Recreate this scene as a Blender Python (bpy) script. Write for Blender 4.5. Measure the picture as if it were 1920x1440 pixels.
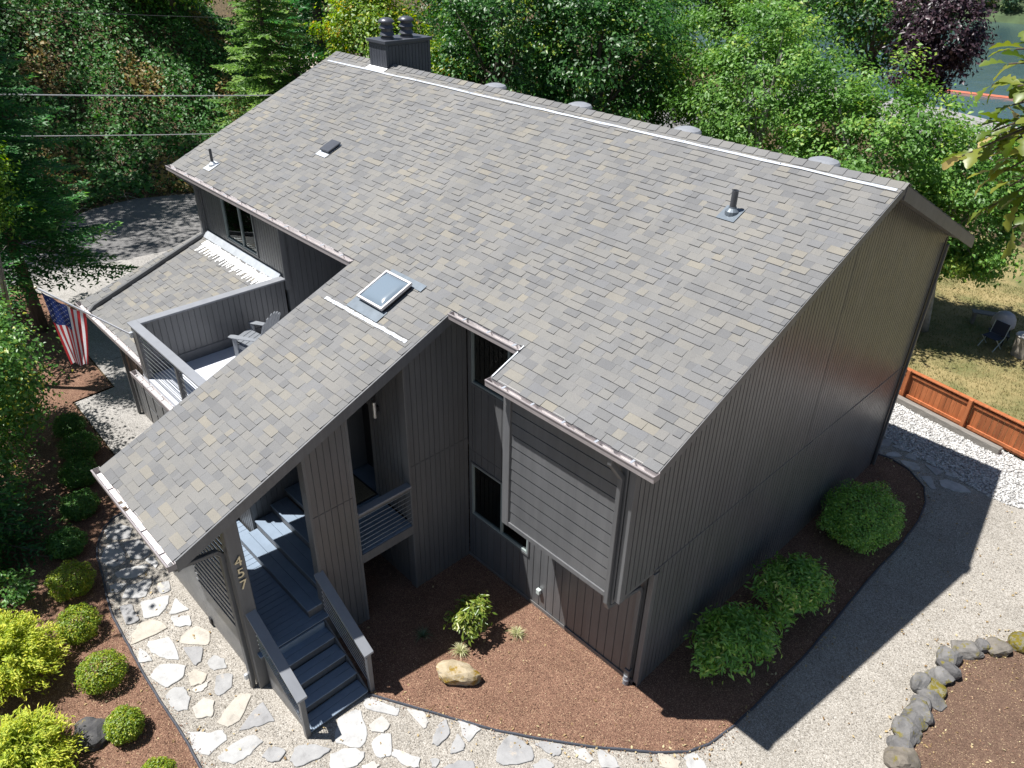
import bpy, bmesh, math, random
import numpy as np
from mathutils import Vector, Matrix

for o in list(bpy.data.objects):
    bpy.data.objects.remove(o)
S = bpy.context.scene
C = S.collection
R = math.radians
rnd = random.Random(7)

# ---------------------------------------------------------------- camera
cam = bpy.data.cameras.new('camera')
cam.sensor_width = 36.0
cam.lens = 1427.93 / 1920 * 36.0
cam.clip_start, cam.clip_end = 0.1, 3000
co = bpy.data.objects.new('camera', cam)
C.objects.link(co)
co.location = (4.2133, -6.8496, 11.9982)
co.rotation_euler = (R(58.0385), R(-1.0622), R(46.1059))
S.camera = co
CAM = Vector(co.location)
# ---------------------------------------------------------------- sky, sun, exposure
AZ, EL = R(45.5), R(65.7)
SUN = Vector((math.cos(AZ) * math.cos(EL), math.sin(AZ) * math.cos(EL), -math.sin(EL)))
w = bpy.data.worlds.new('World')
S.world = w
w.use_nodes = True
wn = w.node_tree.nodes
sky = wn.new('ShaderNodeTexSky')
sky.sky_type = 'NISHITA'
sky.sun_disc = False
sky.sun_elevation = EL
sky.sun_rotation = math.atan2(-SUN.x, -SUN.y)
sky.air_density, sky.dust_density, sky.ozone_density = 1.0, 0.6, 1.2
wn['Background'].inputs[1].default_value = 0.05
w.node_tree.links.new(sky.outputs[0], wn['Background'].inputs[0])
sl = bpy.data.lights.new('sun', 'SUN')
sl.energy, sl.angle, sl.color = 5.0, R(0.53), (1.0, 0.975, 0.94)
so = bpy.data.objects.new('sun', sl)
C.objects.link(so)
so.location = (-20, -20, 60)
so.rotation_euler = SUN.to_track_quat('-Z', 'Y').to_euler()
S.view_settings.view_transform = 'Standard'
S.view_settings.look = 'None'
S.view_settings.exposure = 0.70
S.view_settings.gamma = 1.0
S.render.engine = 'CYCLES'

# ---------------------------------------------------------------- materials
def _mat(name):
    m = bpy.data.materials.new(name)
    m.use_nodes = True
    n = m.node_tree.nodes
    return m, n, m.node_tree.links, n['Principled BSDF']

def ramp(n, stops, interp='LINEAR'):
    r = n.new('ShaderNodeValToRGB')
    r.color_ramp.interpolation = interp
    e = r.color_ramp.elements
    while len(e) < len(stops):
        e.new(0.5)
    for i, (p, c) in enumerate(stops):
        e[i].position = p
        e[i].color = (*c, 1)
    return r

def noise(n, l, scale, detail=4, rough=0.6, vec=None, stretch=None):
    t = n.new('ShaderNodeTexNoise')
    t.inputs['Scale'].default_value = scale
    t.inputs['Detail'].default_value = detail
    t.inputs['Roughness'].default_value = rough
    g = n.new('ShaderNodeNewGeometry')
    v = g.outputs['Position']
    if stretch:
        mp = n.new('ShaderNodeMapping')
        mp.inputs['Scale'].default_value = stretch
        l.new(v, mp.inputs['Vector'])
        v = mp.outputs[0]
    l.new(v, t.inputs['Vector'])
    return t

def mul(n, l, a, b, fac=1.0, mode='MULTIPLY'):
    x = n.new('ShaderNodeMix')
    x.data_type = 'RGBA'
    x.blend_type = mode
    x.inputs[0].default_value = fac
    l.new(a, x.inputs[6])
    l.new(b, x.inputs[7])
    return x.outputs[2]

def bump(n, l, b, src, strength, dist):
    k = n.new('ShaderNodeBump')
    k.inputs['Strength'].default_value = strength
    k.inputs['Distance'].default_value = dist
    l.new(src, k.inputs['Height'])
    l.new(k.outputs[0], b.inputs['Normal'])

def simple(name, col, rough=0.6, var=0.18, scale=3.0, metal=0.0, bmp=0.0, bscale=60, stretch=None, spec=0.5):
    m, n, l, b = _mat(name)
    t = noise(n, l, scale, 5, 0.65, stretch=stretch)
    lo = tuple(c * (1 - var) for c in col)
    hi = tuple(min(1, c * (1 + var)) for c in col)
    r = ramp(n, [(0.3, lo), (0.7, hi)])
    l.new(t.outputs[0], r.inputs[0])
    l.new(r.outputs[0], b.inputs['Base Color'])
    b.inputs['Roughness'].default_value = rough
    b.inputs['Metallic'].default_value = metal
    b.inputs['Specular IOR Level'].default_value = spec
    if bmp:
        t2 = noise(n, l, bscale, 3, 0.6, stretch=stretch)
        bump(n, l, b, t2.outputs[0], bmp, 0.01)
    return m

LK = {'maple_leaves': (1.5, 1.55, 1.2), 'dark_maple_leaves': (1.2, 1.35, 1.1), 'fir_needles': (1.6, 1.85, 1.4), 'birch_leaves': (1.5, 1.55, 1.2), 'deep_boxwood_leaves': (1.35, 1.5, 1.2),
      'rhododendron_leaves': (3.6, 3.1, 2.0), 'hillside_leaves': (1.3, 1.45, 1.1), 'yellow_green_leaves': (1.2, 1.25, 1.0), 'far_tree_leaves': (1.3, 1.4, 1.2), 'boxwood_leaves': (1.15, 1.15, 1.0)}
def leafmat(name, stops, trans=0.35, rough=0.45, spec=0.5):
    m, n, l, b = _mat(name)
    kk = LK.get(name, (1, 1, 1))
    stops = [(p_, tuple(min(.8, c_ * q_) for c_, q_ in zip(c3, kk))) for p_, c3 in stops]
    a = n.new('ShaderNodeAttribute')
    a.attribute_name = 'tint'
    r = ramp(n, stops)
    l.new(a.outputs['Fac'], r.inputs[0])
    l.new(r.outputs[0], b.inputs['Base Color'])
    b.inputs['Roughness'].default_value = rough
    b.inputs['Specular IOR Level'].default_value = spec
    t = n.new('ShaderNodeBsdfTranslucent')
    hs = n.new('ShaderNodeHueSaturation')
    hs.inputs['Value'].default_value = 1.5
    hs.inputs['Saturation'].default_value = 1.1
    l.new(r.outputs[0], hs.inputs['Color'])
    l.new(hs.outputs[0], t.inputs[0])
    x = n.new('ShaderNodeMixShader')
    x.inputs[0].default_value = trans
    l.new(b.outputs[0], x.inputs[1])
    l.new(t.outputs[0], x.inputs[2])
    l.new(x.outputs[0], n['Material Output'].inputs[0])
    return m

def granular(name, stops, vscale, bmp, ns=1.2, nstops=((0.3, (0.8, 0.8, 0.8)), (0.7, (1.1, 1.1, 1.1))), rough=0.9, dist=0.01):
    """small stones or chips: one colour for each cell, broad unevenness over it"""
    m, n, l, b = _mat(name)
    v = n.new('ShaderNodeTexVoronoi')
    v.inputs['Scale'].default_value = vscale
    g = n.new('ShaderNodeNewGeometry')
    l.new(g.outputs['Position'], v.inputs['Vector'])
    sep = n.new('ShaderNodeSeparateColor')
    l.new(v.outputs['Color'], sep.inputs[0])
    r = ramp(n, stops)
    l.new(sep.outputs[0], r.inputs[0])
    t = noise(n, l, ns, 6, 0.7)
    r2 = ramp(n, nstops)
    l.new(t.outputs[0], r2.inputs[0])
    c = mul(n, l, r.outputs[0], r2.outputs[0])
    l.new(c, b.inputs['Base Color'])
    b.inputs['Roughness'].default_value = rough
    b.inputs['Specular IOR Level'].default_value = 0.25
    bump(n, l, b, v.outputs['Distance'], bmp, dist)
    return m

M = {}
def siding_material(name, col, rough=0.30):
    m, n, l, b = _mat(name)
    t = noise(n, l, 1.6, 6, 0.7, stretch=(1, 1, 0.35))
    r = ramp(n, [(0.3, tuple(c * 0.86 for c in col)), (0.72, tuple(c * 1.14 for c in col))])
    l.new(t.outputs[0], r.inputs[0])
    # pale dust splashed up from the ground, and faded streaks
    g = n.new('ShaderNodeNewGeometry')
    sx = n.new('ShaderNodeSeparateXYZ')
    l.new(g.outputs['Position'], sx.inputs[0])
    td = noise(n, l, 7, 5, 0.7)
    ma = n.new('ShaderNodeMath'); ma.operation = 'MULTIPLY_ADD'
    l.new(td.outputs[0], ma.inputs[0]); ma.inputs[1].default_value = 0.9
    ma.inputs[2].default_value = -0.28
    mb_ = n.new('ShaderNodeMath'); mb_.operation = 'SUBTRACT'
    l.new(ma.outputs[0], mb_.inputs[0]); l.new(sx.outputs[2], mb_.inputs[1])
    rd = ramp(n, [(0.0, (0, 0, 0)), (0.22, (0.55, 0.55, 0.55))])
    l.new(mb_.outputs[0], rd.inputs[0])
    xd = n.new('ShaderNodeMix'); xd.data_type = 'RGBA'
    l.new(rd.outputs[0], xd.inputs[0]); l.new(r.outputs[0], xd.inputs[6])
    xd.inputs[7].default_value = (0.17, 0.145, 0.12, 1)
    ts = noise(n, l, 2.2, 6, 0.75, stretch=(4, 4, 0.12))
    rs_ = ramp(n, [(0.35, (0.88, 0.88, 0.88)), (0.70, (1.14, 1.13, 1.11))])
    l.new(ts.outputs[0], rs_.inputs[0])
    l.new(mul(n, l, xd.outputs[2], rs_.outputs[0]), b.inputs['Base Color'])
    t3 = noise(n, l, 5, 4, 0.6)
    r3 = ramp(n, [(0.3, (rough,) * 3), (0.7, (rough + 0.08,) * 3)])
    l.new(t3.outputs[0], r3.inputs[0])
    l.new(r3.outputs[0], b.inputs['Roughness'])
    t2 = noise(n, l, 30, 4, 0.7, stretch=(3, 3, 0.25))
    bump(n, l, b, t2.outputs[0], 0.12, 0.01)
    return m
M['siding'] = siding_material('charcoal_siding_paint', (0.124, 0.127, 0.133))
M['trim'] = siding_material('charcoal_trim_paint', (0.138, 0.141, 0.148), 0.4)
M['deck'] = simple('blue_grey_deck_boards', (0.205, 0.262, 0.335), 0.5, 0.1, 2.5, bmp=0.15, bscale=45, stretch=(1, 1, 1))
M['deckfloor'] = simple('pale_grey_deck_coating', (0.55, 0.57, 0.62), 0.6, 0.06, 2)
M['railcap'] = simple('grey_rail_paint', (0.24, 0.25, 0.27), 0.5, 0.08, 3)
M['cable'] = simple('stainless_cable', (0.62, 0.64, 0.66), 0.3, 0.05, 3, metal=0.9)
M['gutter'] = simple('gutter_enamel', (0.30, 0.27, 0.27), 0.4, 0.08, 4)
M['gutterin'] = simple('gutter_inside_dusty', (0.66, 0.62, 0.61), 0.6, 0.14, 6)
M['cut'] = simple('cut_asphalt_edge', (0.085, 0.084, 0.084), 0.95, 0.2, 20)  # dark cut asphalt, also standing in for the shadow lines along tabs
M['frame'] = simple('window_frame_grey', (0.25, 0.29, 0.285), 0.45, 0.05)
M['downspout'] = siding_material('downspout_paint', (0.118, 0.121, 0.127), 0.38)
M['flash'] = simple('galvanised_flashing', (0.62, 0.65, 0.69), 0.42, 0.12, 5, metal=0.55)
M['darkflash'] = simple('painted_flashing', (0.16, 0.19, 0.22), 0.45, 0.15, 5, metal=0.3)
M['black'] = simple('black_plastic', (0.02, 0.02, 0.024), 0.5, 0.2)
M['chim'] = siding_material('chimney_paint', (0.06, 0.066, 0.082), 0.45)
M['flue'] = simple('flue_metal_paint', (0.10, 0.105, 0.12), 0.36, 0.12, 5, metal=0.4)
M['whitesmear'] = simple('white_sealant', (0.80, 0.80, 0.79), 0.7, 0.06)
M['vinyl'] = simple('window_frame_vinyl', (0.52, 0.58, 0.56), 0.45, 0.05)
M['dark'] = simple('dark_door_paint', (0.022, 0.022, 0.025), 0.4, 0.2)
M['room'] = simple('room_plaster', (0.55, 0.50, 0.42), 0.9, 0.05)
M['redwood'] = simple('reddish_cabinet', (0.32, 0.14, 0.10), 0.5, 0.3, 8)
M['brass'] = simple('brass_numerals', (0.66, 0.58, 0.40), 0.35, 0.05, metal=0.5)
M['steel'] = simple('brushed_steel', (0.5, 0.52, 0.55), 0.3, 0.05, metal=0.9)
M['matting'] = simple('coir_mat', (0.24, 0.19, 0.12), 0.95, 0.4, 30, bmp=0.4, bscale=120)
M['rubber'] = simple('dark_rubber', (0.03, 0.03, 0.03), 0.8, 0.2)
M['bark'] = simple('bark', (0.095, 0.075, 0.058), 0.95, 0.45, 5, bmp=0.6, bscale=18, stretch=(3, 3, 0.6))
M['palebark'] = simple('pale_bark', (0.34, 0.31, 0.27), 0.9, 0.35, 6, bmp=0.4, bscale=22)
M['twig'] = simple('twigs', (0.13, 0.10, 0.075), 0.9, 0.3, 9)
M['fence'] = simple('orange_stained_cedar', (0.40, 0.125, 0.042), 0.65, 0.28, 2.2, bmp=0.25, bscale=40, stretch=(6, 6, 0.5))
_m = M['fence']; _n = _m.node_tree.nodes; _l = _m.node_tree.links
_b = _n['Principled BSDF']
_src = _b.inputs['Base Color'].links[0].from_socket
_oi = _n.new('ShaderNodeObjectInfo')
_r = ramp(_n, [(0, (0.70, 0.72, 0.78)), (0.6, (1.0, 1.0, 1.0)), (1, (1.12, 1.18, 1.3))])
_l.new(_oi.outputs['Random'], _r.inputs[0])
_l.new(mul(_n, _l, _src, _r.outputs[0]), _b.inputs['Base Color'])
M['timber'] = simple('weathered_timber', (0.20, 0.185, 0.165), 0.9, 0.3, 4, bmp=0.4, bscale=30, stretch=(0.6, 6, 6))
M['rock'] = None
M['white'] = simple('white_fabric', (0.78, 0.78, 0.80), 0.8, 0.04)
M['red'] = simple('red_fabric', (0.50, 0.045, 0.05), 0.8, 0.06)
M['blue'] = simple('navy_fabric', (0.025, 0.045, 0.17), 0.8, 0.06)
for _k in ('white', 'red', 'blue'):          # thin cloth lets some sun through
    _m = M[_k]; _n = _m.node_tree.nodes; _l = _m.node_tree.links
    _b = _n['Principled BSDF']
    _t = _n.new('ShaderNodeBsdfTranslucent')
    _l.new(_b.inputs['Base Color'].links[0].from_socket, _t.inputs[0])
    _x = _n.new('ShaderNodeMixShader'); _x.inputs[0].default_value = 0.45
    _l.new(_b.outputs[0], _x.inputs[1]); _l.new(_t.outputs[0], _x.inputs[2])
    _l.new(_x.outputs[0], _n['Material Output'].inputs[0])
M['navy'] = simple('navy_canvas', (0.03, 0.035, 0.06), 0.8, 0.1)
M['pole'] = simple('flag_pole_metal', (0.78, 0.78, 0.80), 0.4, 0.04)
M['chairwood'] = simple('grey_chair_plastic', (0.20, 0.215, 0.235), 0.55, 0.08, 5)
M['edging'] = simple('black_bed_edging', (0.05, 0.055, 0.07), 0.5, 0.2, 4)
M['cover'] = simple('grey_grill_cover', (0.40, 0.38, 0.40), 0.85, 0.08, 4, bmp=0.5, bscale=7, stretch=(1, 1, 5))
M['wire'] = simple('wire_insulation', (0.55, 0.55, 0.56), 0.6, 0.05)
M['darkwire'] = simple('dark_wire', (0.06, 0.06, 0.06), 0.6, 0.05)
M['utility'] = simple('utility_pole_wood', (0.33, 0.26, 0.19), 0.9, 0.2, 5)
M['nroof'] = simple('neighbour_shingle', (0.24, 0.235, 0.235), 0.9, 0.15, 9)
M['nroof2'] = simple('pale_flat_roof', (0.42, 0.37, 0.31), 0.9, 0.15, 3)
M['nwall'] = simple('neighbour_siding', (0.46, 0.44, 0.41), 0.8, 0.08, 3)
M['redwall'] = simple('dark_red_wall', (0.10, 0.018, 0.02), 0.7, 0.12, 3)
M['bankgreen'] = simple('far_bank_scrub', (0.055, 0.085, 0.035), 0.95, 0.4, 0.2)
M['boom'] = simple('orange_boom', (0.62, 0.16, 0.08), 0.6, 0.05)

def shingle_material():
    m, n, l, b = _mat('asphalt_shingles')
    a = n.new('ShaderNodeAttribute')
    a.attribute_name = 'tint'
    r = ramp(n, [(0.0, (0.156, 0.157, 0.160)), (0.25, (0.184, 0.183, 0.180)), (0.48, (0.208, 0.202, 0.190)),
                 (0.70, (0.176, 0.178, 0.183)), (0.86, (0.206, 0.201, 0.190)), (0.95, (0.219, 0.209, 0.188)), (1.0, (0.238, 0.222, 0.190))])
    l.new(a.outputs['Fac'], r.inputs[0])
    t = noise(n, l, 140, 2, 0.7)
    r2 = ramp(n, [(0.25, (0.72, 0.72, 0.73)), (0.75, (1.26, 1.25, 1.22))])
    l.new(t.outputs[0], r2.inputs[0])
    c = mul(n, l, r.outputs[0], r2.outputs[0])
    t3 = noise(n, l, 0.9, 6, 0.68, stretch=(1.0, 0.22, 0.22))
    r3 = ramp(n, [(0.28, (0.84, 0.845, 0.86)), (0.55, (1.0, 1.0, 1.0)), (0.75, (1.10, 1.09, 1.07))])
    l.new(t3.outputs[0], r3.inputs[0])
    c = mul(n, l, c, r3.outputs[0])
    l.new(c, b.inputs['Base Color'])
    b.inputs['Roughness'].default_value = 0.92
    b.inputs['Specular IOR Level'].default_value = 0.25
    bump(n, l, b, t.outputs[0], 0.35, 0.006)
    return m
M['shingle'] = shingle_material()

def glass_material():
    m, n, l, b = _mat('window_glass')
    n.remove(b)
    tr = n.new('ShaderNodeBsdfTransparent')
    tr.inputs[0].default_value = (0.62, 0.67, 0.66, 1)
    gl = n.new('ShaderNodeBsdfGlossy')
    gl.inputs['Roughness'].default_value = 0.02
    gl.inputs[0].default_value = (0.9, 0.95, 0.95, 1)
    f = n.new('ShaderNodeFresnel')
    f.inputs[0].default_value = 1.7
    x = n.new('ShaderNodeMixShader')
    l.new(f.outputs[0], x.inputs[0])
    l.new(tr.outputs[0], x.inputs[1])
    l.new(gl.outputs[0], x.inputs[2])
    l.new(x.outputs[0], n['Material Output'].inputs[0])
    return m
M['glass'] = glass_material()

m, n, l, b = _mat('skylight_acrylic')
b.inputs['Base Color'].default_value = (0.17, 0.215, 0.26, 1)
b.inputs['Roughness'].default_value = 0.16
b.inputs['Specular IOR Level'].default_value = 0.6
M['dome'] = m

def stone_material(name, stops, moss=None, mscale=3.0, mpos=0.6, bmp=0.5):
    m, n, l, b = _mat(name)
    t = noise(n, l, 4.0, 7, 0.72)
    r = ramp(n, stops)
    l.new(t.outputs[0], r.inputs[0])
    col = r.outputs[0]
    oi = n.new('ShaderNodeObjectInfo')
    r0 = ramp(n, [(0.0, (0.66, 0.66, 0.68)), (0.35, (0.92, 0.92, 0.92)), (0.75, (1.10, 1.10, 1.10)), (1.0, (1.05, 0.95, 0.80))])
    l.new(oi.outputs['Random'], r0.inputs[0])
    col = mul(n, l, col, r0.outputs[0])
    if moss:
        t2 = noise(n, l, mscale, 5, 0.7)
        r2 = ramp(n, [(mpos - 0.05, (0, 0, 0)), (mpos + 0.06, (1, 1, 1))])
        l.new(t2.outputs[0], r2.inputs[0])
        x = n.new('ShaderNodeMix')
        x.data_type = 'RGBA'
        l.new(r2.outputs[0], x.inputs[0])
        l.new(col, x.inputs[6])
        x.inputs[7].default_value = (*moss, 1)
        col = x.outputs[2]
    l.new(col, b.inputs['Base Color'])
    b.inputs['Roughness'].default_value = 0.9
    b.inputs['Specular IOR Level'].default_value = 0.25
    t3 = noise(n, l, 22, 6, 0.75)
    bump(n, l, b, t3.outputs[0], bmp, 0.02)
    return m
M['flagstone'] = stone_material('quartzite_flagstone', [(0.25, (0.25, 0.248, 0.242)), (0.45, (0.39, 0.387, 0.38)), (0.7, (0.48, 0.477, 0.465))], moss=(0.50, 0.42, 0.32), mscale=2.3, mpos=0.66, bmp=0.3)
M['rock'] = stone_material('lichened_basalt', [(0.3, (0.10, 0.098, 0.096)), (0.7, (0.23, 0.222, 0.215))], moss=(0.17, 0.145, 0.03), mscale=6, mpos=0.60)
M['mossrock'] = stone_material('mossy_stone', [(0.3, (0.12, 0.115, 0.09)), (0.7, (0.24, 0.225, 0.16))], moss=(0.150, 0.122, 0.014), mscale=11, mpos=0.47)
M['tanrock'] = stone_material('tan_boulder', [(0.28, (0.24, 0.19, 0.12)), (0.5, (0.40, 0.33, 0.22)), (0.75, (0.52, 0.45, 0.34))], moss=(0.24, 0.15, 0.015), mscale=4.5, mpos=0.54)
M['darkrock'] = stone_material('dark_boulder', [(0.3, (0.06, 0.06, 0.065)), (0.7, (0.17, 0.165, 0.16))], moss=(0.30, 0.22, 0.03), mscale=4, mpos=0.64)

M['path'] = granular('pea_gravel_path', [(0, (0.19, 0.172, 0.148)), (0.4, (0.305, 0.282, 0.248)), (0.8, (0.40, 0.375, 0.335)), (1, (0.52, 0.495, 0.455))], 75, 0.5, 0.7, ((0.28, (0.80, 0.79, 0.77)), (0.72, (1.12, 1.11, 1.10))))
M['mulch'] = granular('bark_mulch', [(0, (0.105, 0.058, 0.041)), (0.55, (0.215, 0.122, 0.085)), (0.9, (0.32, 0.19, 0.13)), (1, (0.52, 0.38, 0.25))], 95, 0.8, 1.6, ((0.3, (0.78, 0.75, 0.72)), (0.7, (1.15, 1.12, 1.10))), dist=0.015)
M['brownbed'] = granular('bare_bed_soil', [(0, (0.085, 0.052, 0.036)), (0.6, (0.145, 0.090, 0.063)), (0.93, (0.19, 0.12, 0.085)), (1, (0.40, 0.30, 0.18))], 80, 0.6, 1.6, dist=0.012)
M['drive'] = granular('exposed_aggregate_concrete', [(0, (0.20, 0.19, 0.18)), (0.5, (0.31, 0.295, 0.275)), (1, (0.45, 0.43, 0.40))], 60, 0.3, 0.7)
M['road'] = granular('worn_asphalt', [(0, (0.10, 0.10, 0.105)), (0.5, (0.155, 0.152, 0.15)), (1, (0.22, 0.215, 0.21))], 70, 0.25, 0.35, ((0.3, (0.85, 0.85, 0.86)), (0.7, (1.2, 1.18, 1.14))))
M['strip'] = granular('white_rock_bed', [(0, (0.16, 0.155, 0.15)), (0.4, (0.40, 0.39, 0.375)), (1, (0.62, 0.61, 0.59))], 22, 1.0, 1.0, dist=0.04)
M['soil'] = granular('woodland_soil', [(0, (0.05, 0.036, 0.024)), (0.6, (0.10, 0.072, 0.045)), (1, (0.17, 0.13, 0.08))], 14, 0.8, 0.5, ((0.3, (0.7, 0.75, 0.6)), (0.7, (1.2, 1.15, 1.0))), dist=0.05)

m, n, l, b = _mat('dry_lawn')
t = noise(n, l, 0.55, 6, 0.7)
r = ramp(n, [(0.32, (0.10, 0.13, 0.035)), (0.46, (0.20, 0.18, 0.07)), (0.6, (0.33, 0.26, 0.115)), (0.8, (0.38, 0.30, 0.15))])
l.new(t.outputs[0], r.inputs[0])
t2 = noise(n, l, 35, 5, 0.8)
r2 = ramp(n, [(0.3, (0.7, 0.7, 0.7)), (0.7, (1.2, 1.2, 1.2))])
l.new(t2.outputs[0], r2.inputs[0])
l.new(mul(n, l, r.outputs[0], r2.outputs[0]), b.inputs['Base Color'])
b.inputs['Roughness'].default_value = 0.95
bump(n, l, b, t2.outputs[0], 0.8, 0.04)
M['lawn'] = m

m, n, l, b = _mat('river_water')
b.inputs['Base Color'].default_value = (0.035, 0.075, 0.09, 1)
b.inputs['Roughness'].default_value = 0.12
t = noise(n, l, 0.35, 5, 0.7, stretch=(1, 0.35, 1))
bump(n, l, b, t.outputs[0], 0.35, 0.6)
M['water'] = m

G_ = lambda *c: c
M['leaf_maple'] = leafmat('maple_leaves', [(0, (0.045, 0.105, 0.024)), (0.5, (0.078, 0.165, 0.036)), (0.9, (0.125, 0.220, 0.050)), (1, (0.21, 0.27, 0.06))], 0.32, 0.46, 0.45)
M['leaf_back'] = leafmat('dark_maple_leaves', [(0, (0.016, 0.052, 0.014)), (0.6, (0.036, 0.102, 0.022)), (0.92, (0.080, 0.165, 0.028)), (1, (0.22, 0.25, 0.03))], 0.3, 0.42, 0.5)  # leaf colour darkened in place of shade on the trees behind the ridge
M['leaf_yel'] = leafmat('yellow_green_leaves', [(0, (0.06, 0.13, 0.016)), (0.6, (0.16, 0.26, 0.028)), (0.95, (0.36, 0.38, 0.03)), (1, (0.46, 0.28, 0.03))], 0.38)
M['needle'] = leafmat('fir_needles', [(0, (0.016, 0.055, 0.022)), (0.6, (0.034, 0.098, 0.034)), (1, (0.095, 0.175, 0.038))], 0.4, 0.5)
M['needle2'] = leafmat('light_fir_needles', [(0, (0.080, 0.170, 0.040)), (0.6, (0.170, 0.300, 0.065)), (1, (0.32, 0.44, 0.12))], 0.4, 0.5)
M['leaf_birch'] = leafmat('birch_leaves', [(0, (0.035, 0.095, 0.028)), (0.6, (0.072, 0.165, 0.042)), (0.93, (0.13, 0.22, 0.05)), (1, (0.32, 0.30, 0.05))], 0.35, 0.4, 0.6)
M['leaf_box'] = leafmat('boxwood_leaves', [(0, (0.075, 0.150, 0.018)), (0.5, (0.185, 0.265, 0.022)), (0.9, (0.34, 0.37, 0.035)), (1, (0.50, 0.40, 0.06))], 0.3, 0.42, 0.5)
M['leaf_boxd'] = leafmat('deep_boxwood_leaves', [(0, (0.030, 0.090, 0.022)), (0.6, (0.055, 0.135, 0.026)), (1, (0.12, 0.19, 0.035))], 0.25, 0.45)  # darker boxwood copy: shade put into the leaf colour
M['leaf_rhodo'] = leafmat('rhododendron_leaves', [(0, (0.040, 0.105, 0.030)), (0.6, (0.075, 0.165, 0.042)), (0.93, (0.13, 0.22, 0.05)), (1, (0.34, 0.26, 0.12))], 0.22, 0.32, 0.6)
M['leaf_rhodoy'] = leafmat('yellowed_shrub_leaves', [(0, (0.085, 0.15, 0.022)), (0.55, (0.20, 0.27, 0.035)), (1, (0.46, 0.45, 0.12))], 0.3, 0.35, 0.6)
M['leaf_gold'] = leafmat('golden_cypress_sprays', [(0, (0.16, 0.24, 0.022)), (0.5, (0.38, 0.47, 0.04)), (1, (0.64, 0.62, 0.07))], 0.3, 0.6)
M['leaf_plum'] = leafmat('purple_plum_leaves', [(0, (0.020, 0.012, 0.018)), (0.6, (0.045, 0.024, 0.034)), (1, (0.11, 0.065, 0.075))], 0.2, 0.4)
M['leaf_ivy'] = leafmat('hillside_leaves', [(0, (0.020, 0.070, 0.016)), (0.5, (0.046, 0.128, 0.026)), (0.72, (0.085, 0.180, 0.036)), (0.80, (0.16, 0.115, 0.040)), (1, (0.22, 0.135, 0.055))], 0.25, 0.5)
M['leaf_far'] = leafmat('far_tree_leaves', [(0, (0.030, 0.068, 0.045)), (0.5, (0.060, 0.110, 0.050)), (0.85, (0.16, 0.17, 0.05)), (1, (0.26, 0.20, 0.06))], 0.2, 0.7)
M['leaf_oak'] = leafmat('oak_leaves', [(0, (0.055, 0.11, 0.016)), (0.5, (0.135, 0.19, 0.024)), (0.85, (0.26, 0.27, 0.05)), (1, (0.48, 0.38, 0.16))], 0.4, 0.4)
M['blade'] = leafmat('variegated_blades', [(0, (0.20, 0.25, 0.08)), (0.6, (0.50, 0.49, 0.26)), (1, (0.68, 0.64, 0.46))], 0.3, 0.5)
M['bladeg'] = leafmat('green_blades', [(0, (0.07, 0.13, 0.06)), (0.6, (0.14, 0.21, 0.12)), (1, (0.24, 0.30, 0.20))], 0.3, 0.5)
M['chip'] = leafmat('bark_chips', [(0, (0.085, 0.048, 0.034)), (0.6, (0.235, 0.135, 0.092)), (0.93, (0.36, 0.22, 0.14)), (1, (0.62, 0.48, 0.30))], 0.0, 0.9, 0.2)
M['litter'] = leafmat('dry_leaf_litter', [(0, (0.22, 0.14, 0.07)), (0.6, (0.44, 0.33, 0.17)), (1, (0.62, 0.53, 0.32))], 0.2, 0.8, 0.2)
M['grit'] = leafmat('path_grit', [(0, (0.20, 0.18, 0.155)), (0.5, (0.34, 0.315, 0.28)), (1, (0.50, 0.475, 0.43))], 0.0, 0.9, 0.2)
M['pebble'] = leafmat('white_pebbles', [(0, (0.27, 0.26, 0.25)), (0.35, (0.47, 0.46, 0.44)), (1, (0.66, 0.65, 0.63))], 0.0, 0.8, 0.3)
M['grassblade'] = leafmat('dry_grass_blades', [(0, (0.08, 0.12, 0.03)), (0.45, (0.23, 0.21, 0.08)), (1, (0.44, 0.36, 0.18))], 0.25, 0.8, 0.2)

# ---------------------------------------------------------------- mesh helpers
def tag(o, label=None, cat=None, group=None, kind=None):
    if label: o['label'] = label
    if cat: o['category'] = cat
    if group: o['group'] = group
    if kind: o['kind'] = kind
    return o

def link(name, me, parent=None, mat=None, world=True):
    o = bpy.data.objects.new(name, me)
    C.objects.link(o)
    if mat is not None and me is not None and not me.materials:
        me.materials.append(M[mat] if isinstance(mat, str) else mat)
    if parent is not None:
        o.parent = parent
        if world and parent.type == 'EMPTY':
            o.matrix_parent_inverse = Matrix.Translation(-Vector(parent.location))
    return o

def thing(name, label, cat, loc=(0, 0, 0), rz=0.0, group=None):
    o = bpy.data.objects.new(name, None)
    o.empty_display_size = 0.2
    C.objects.link(o)
    o.location = loc
    o.rotation_euler = (0, 0, rz)
    return tag(o, label, cat, group)

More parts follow.
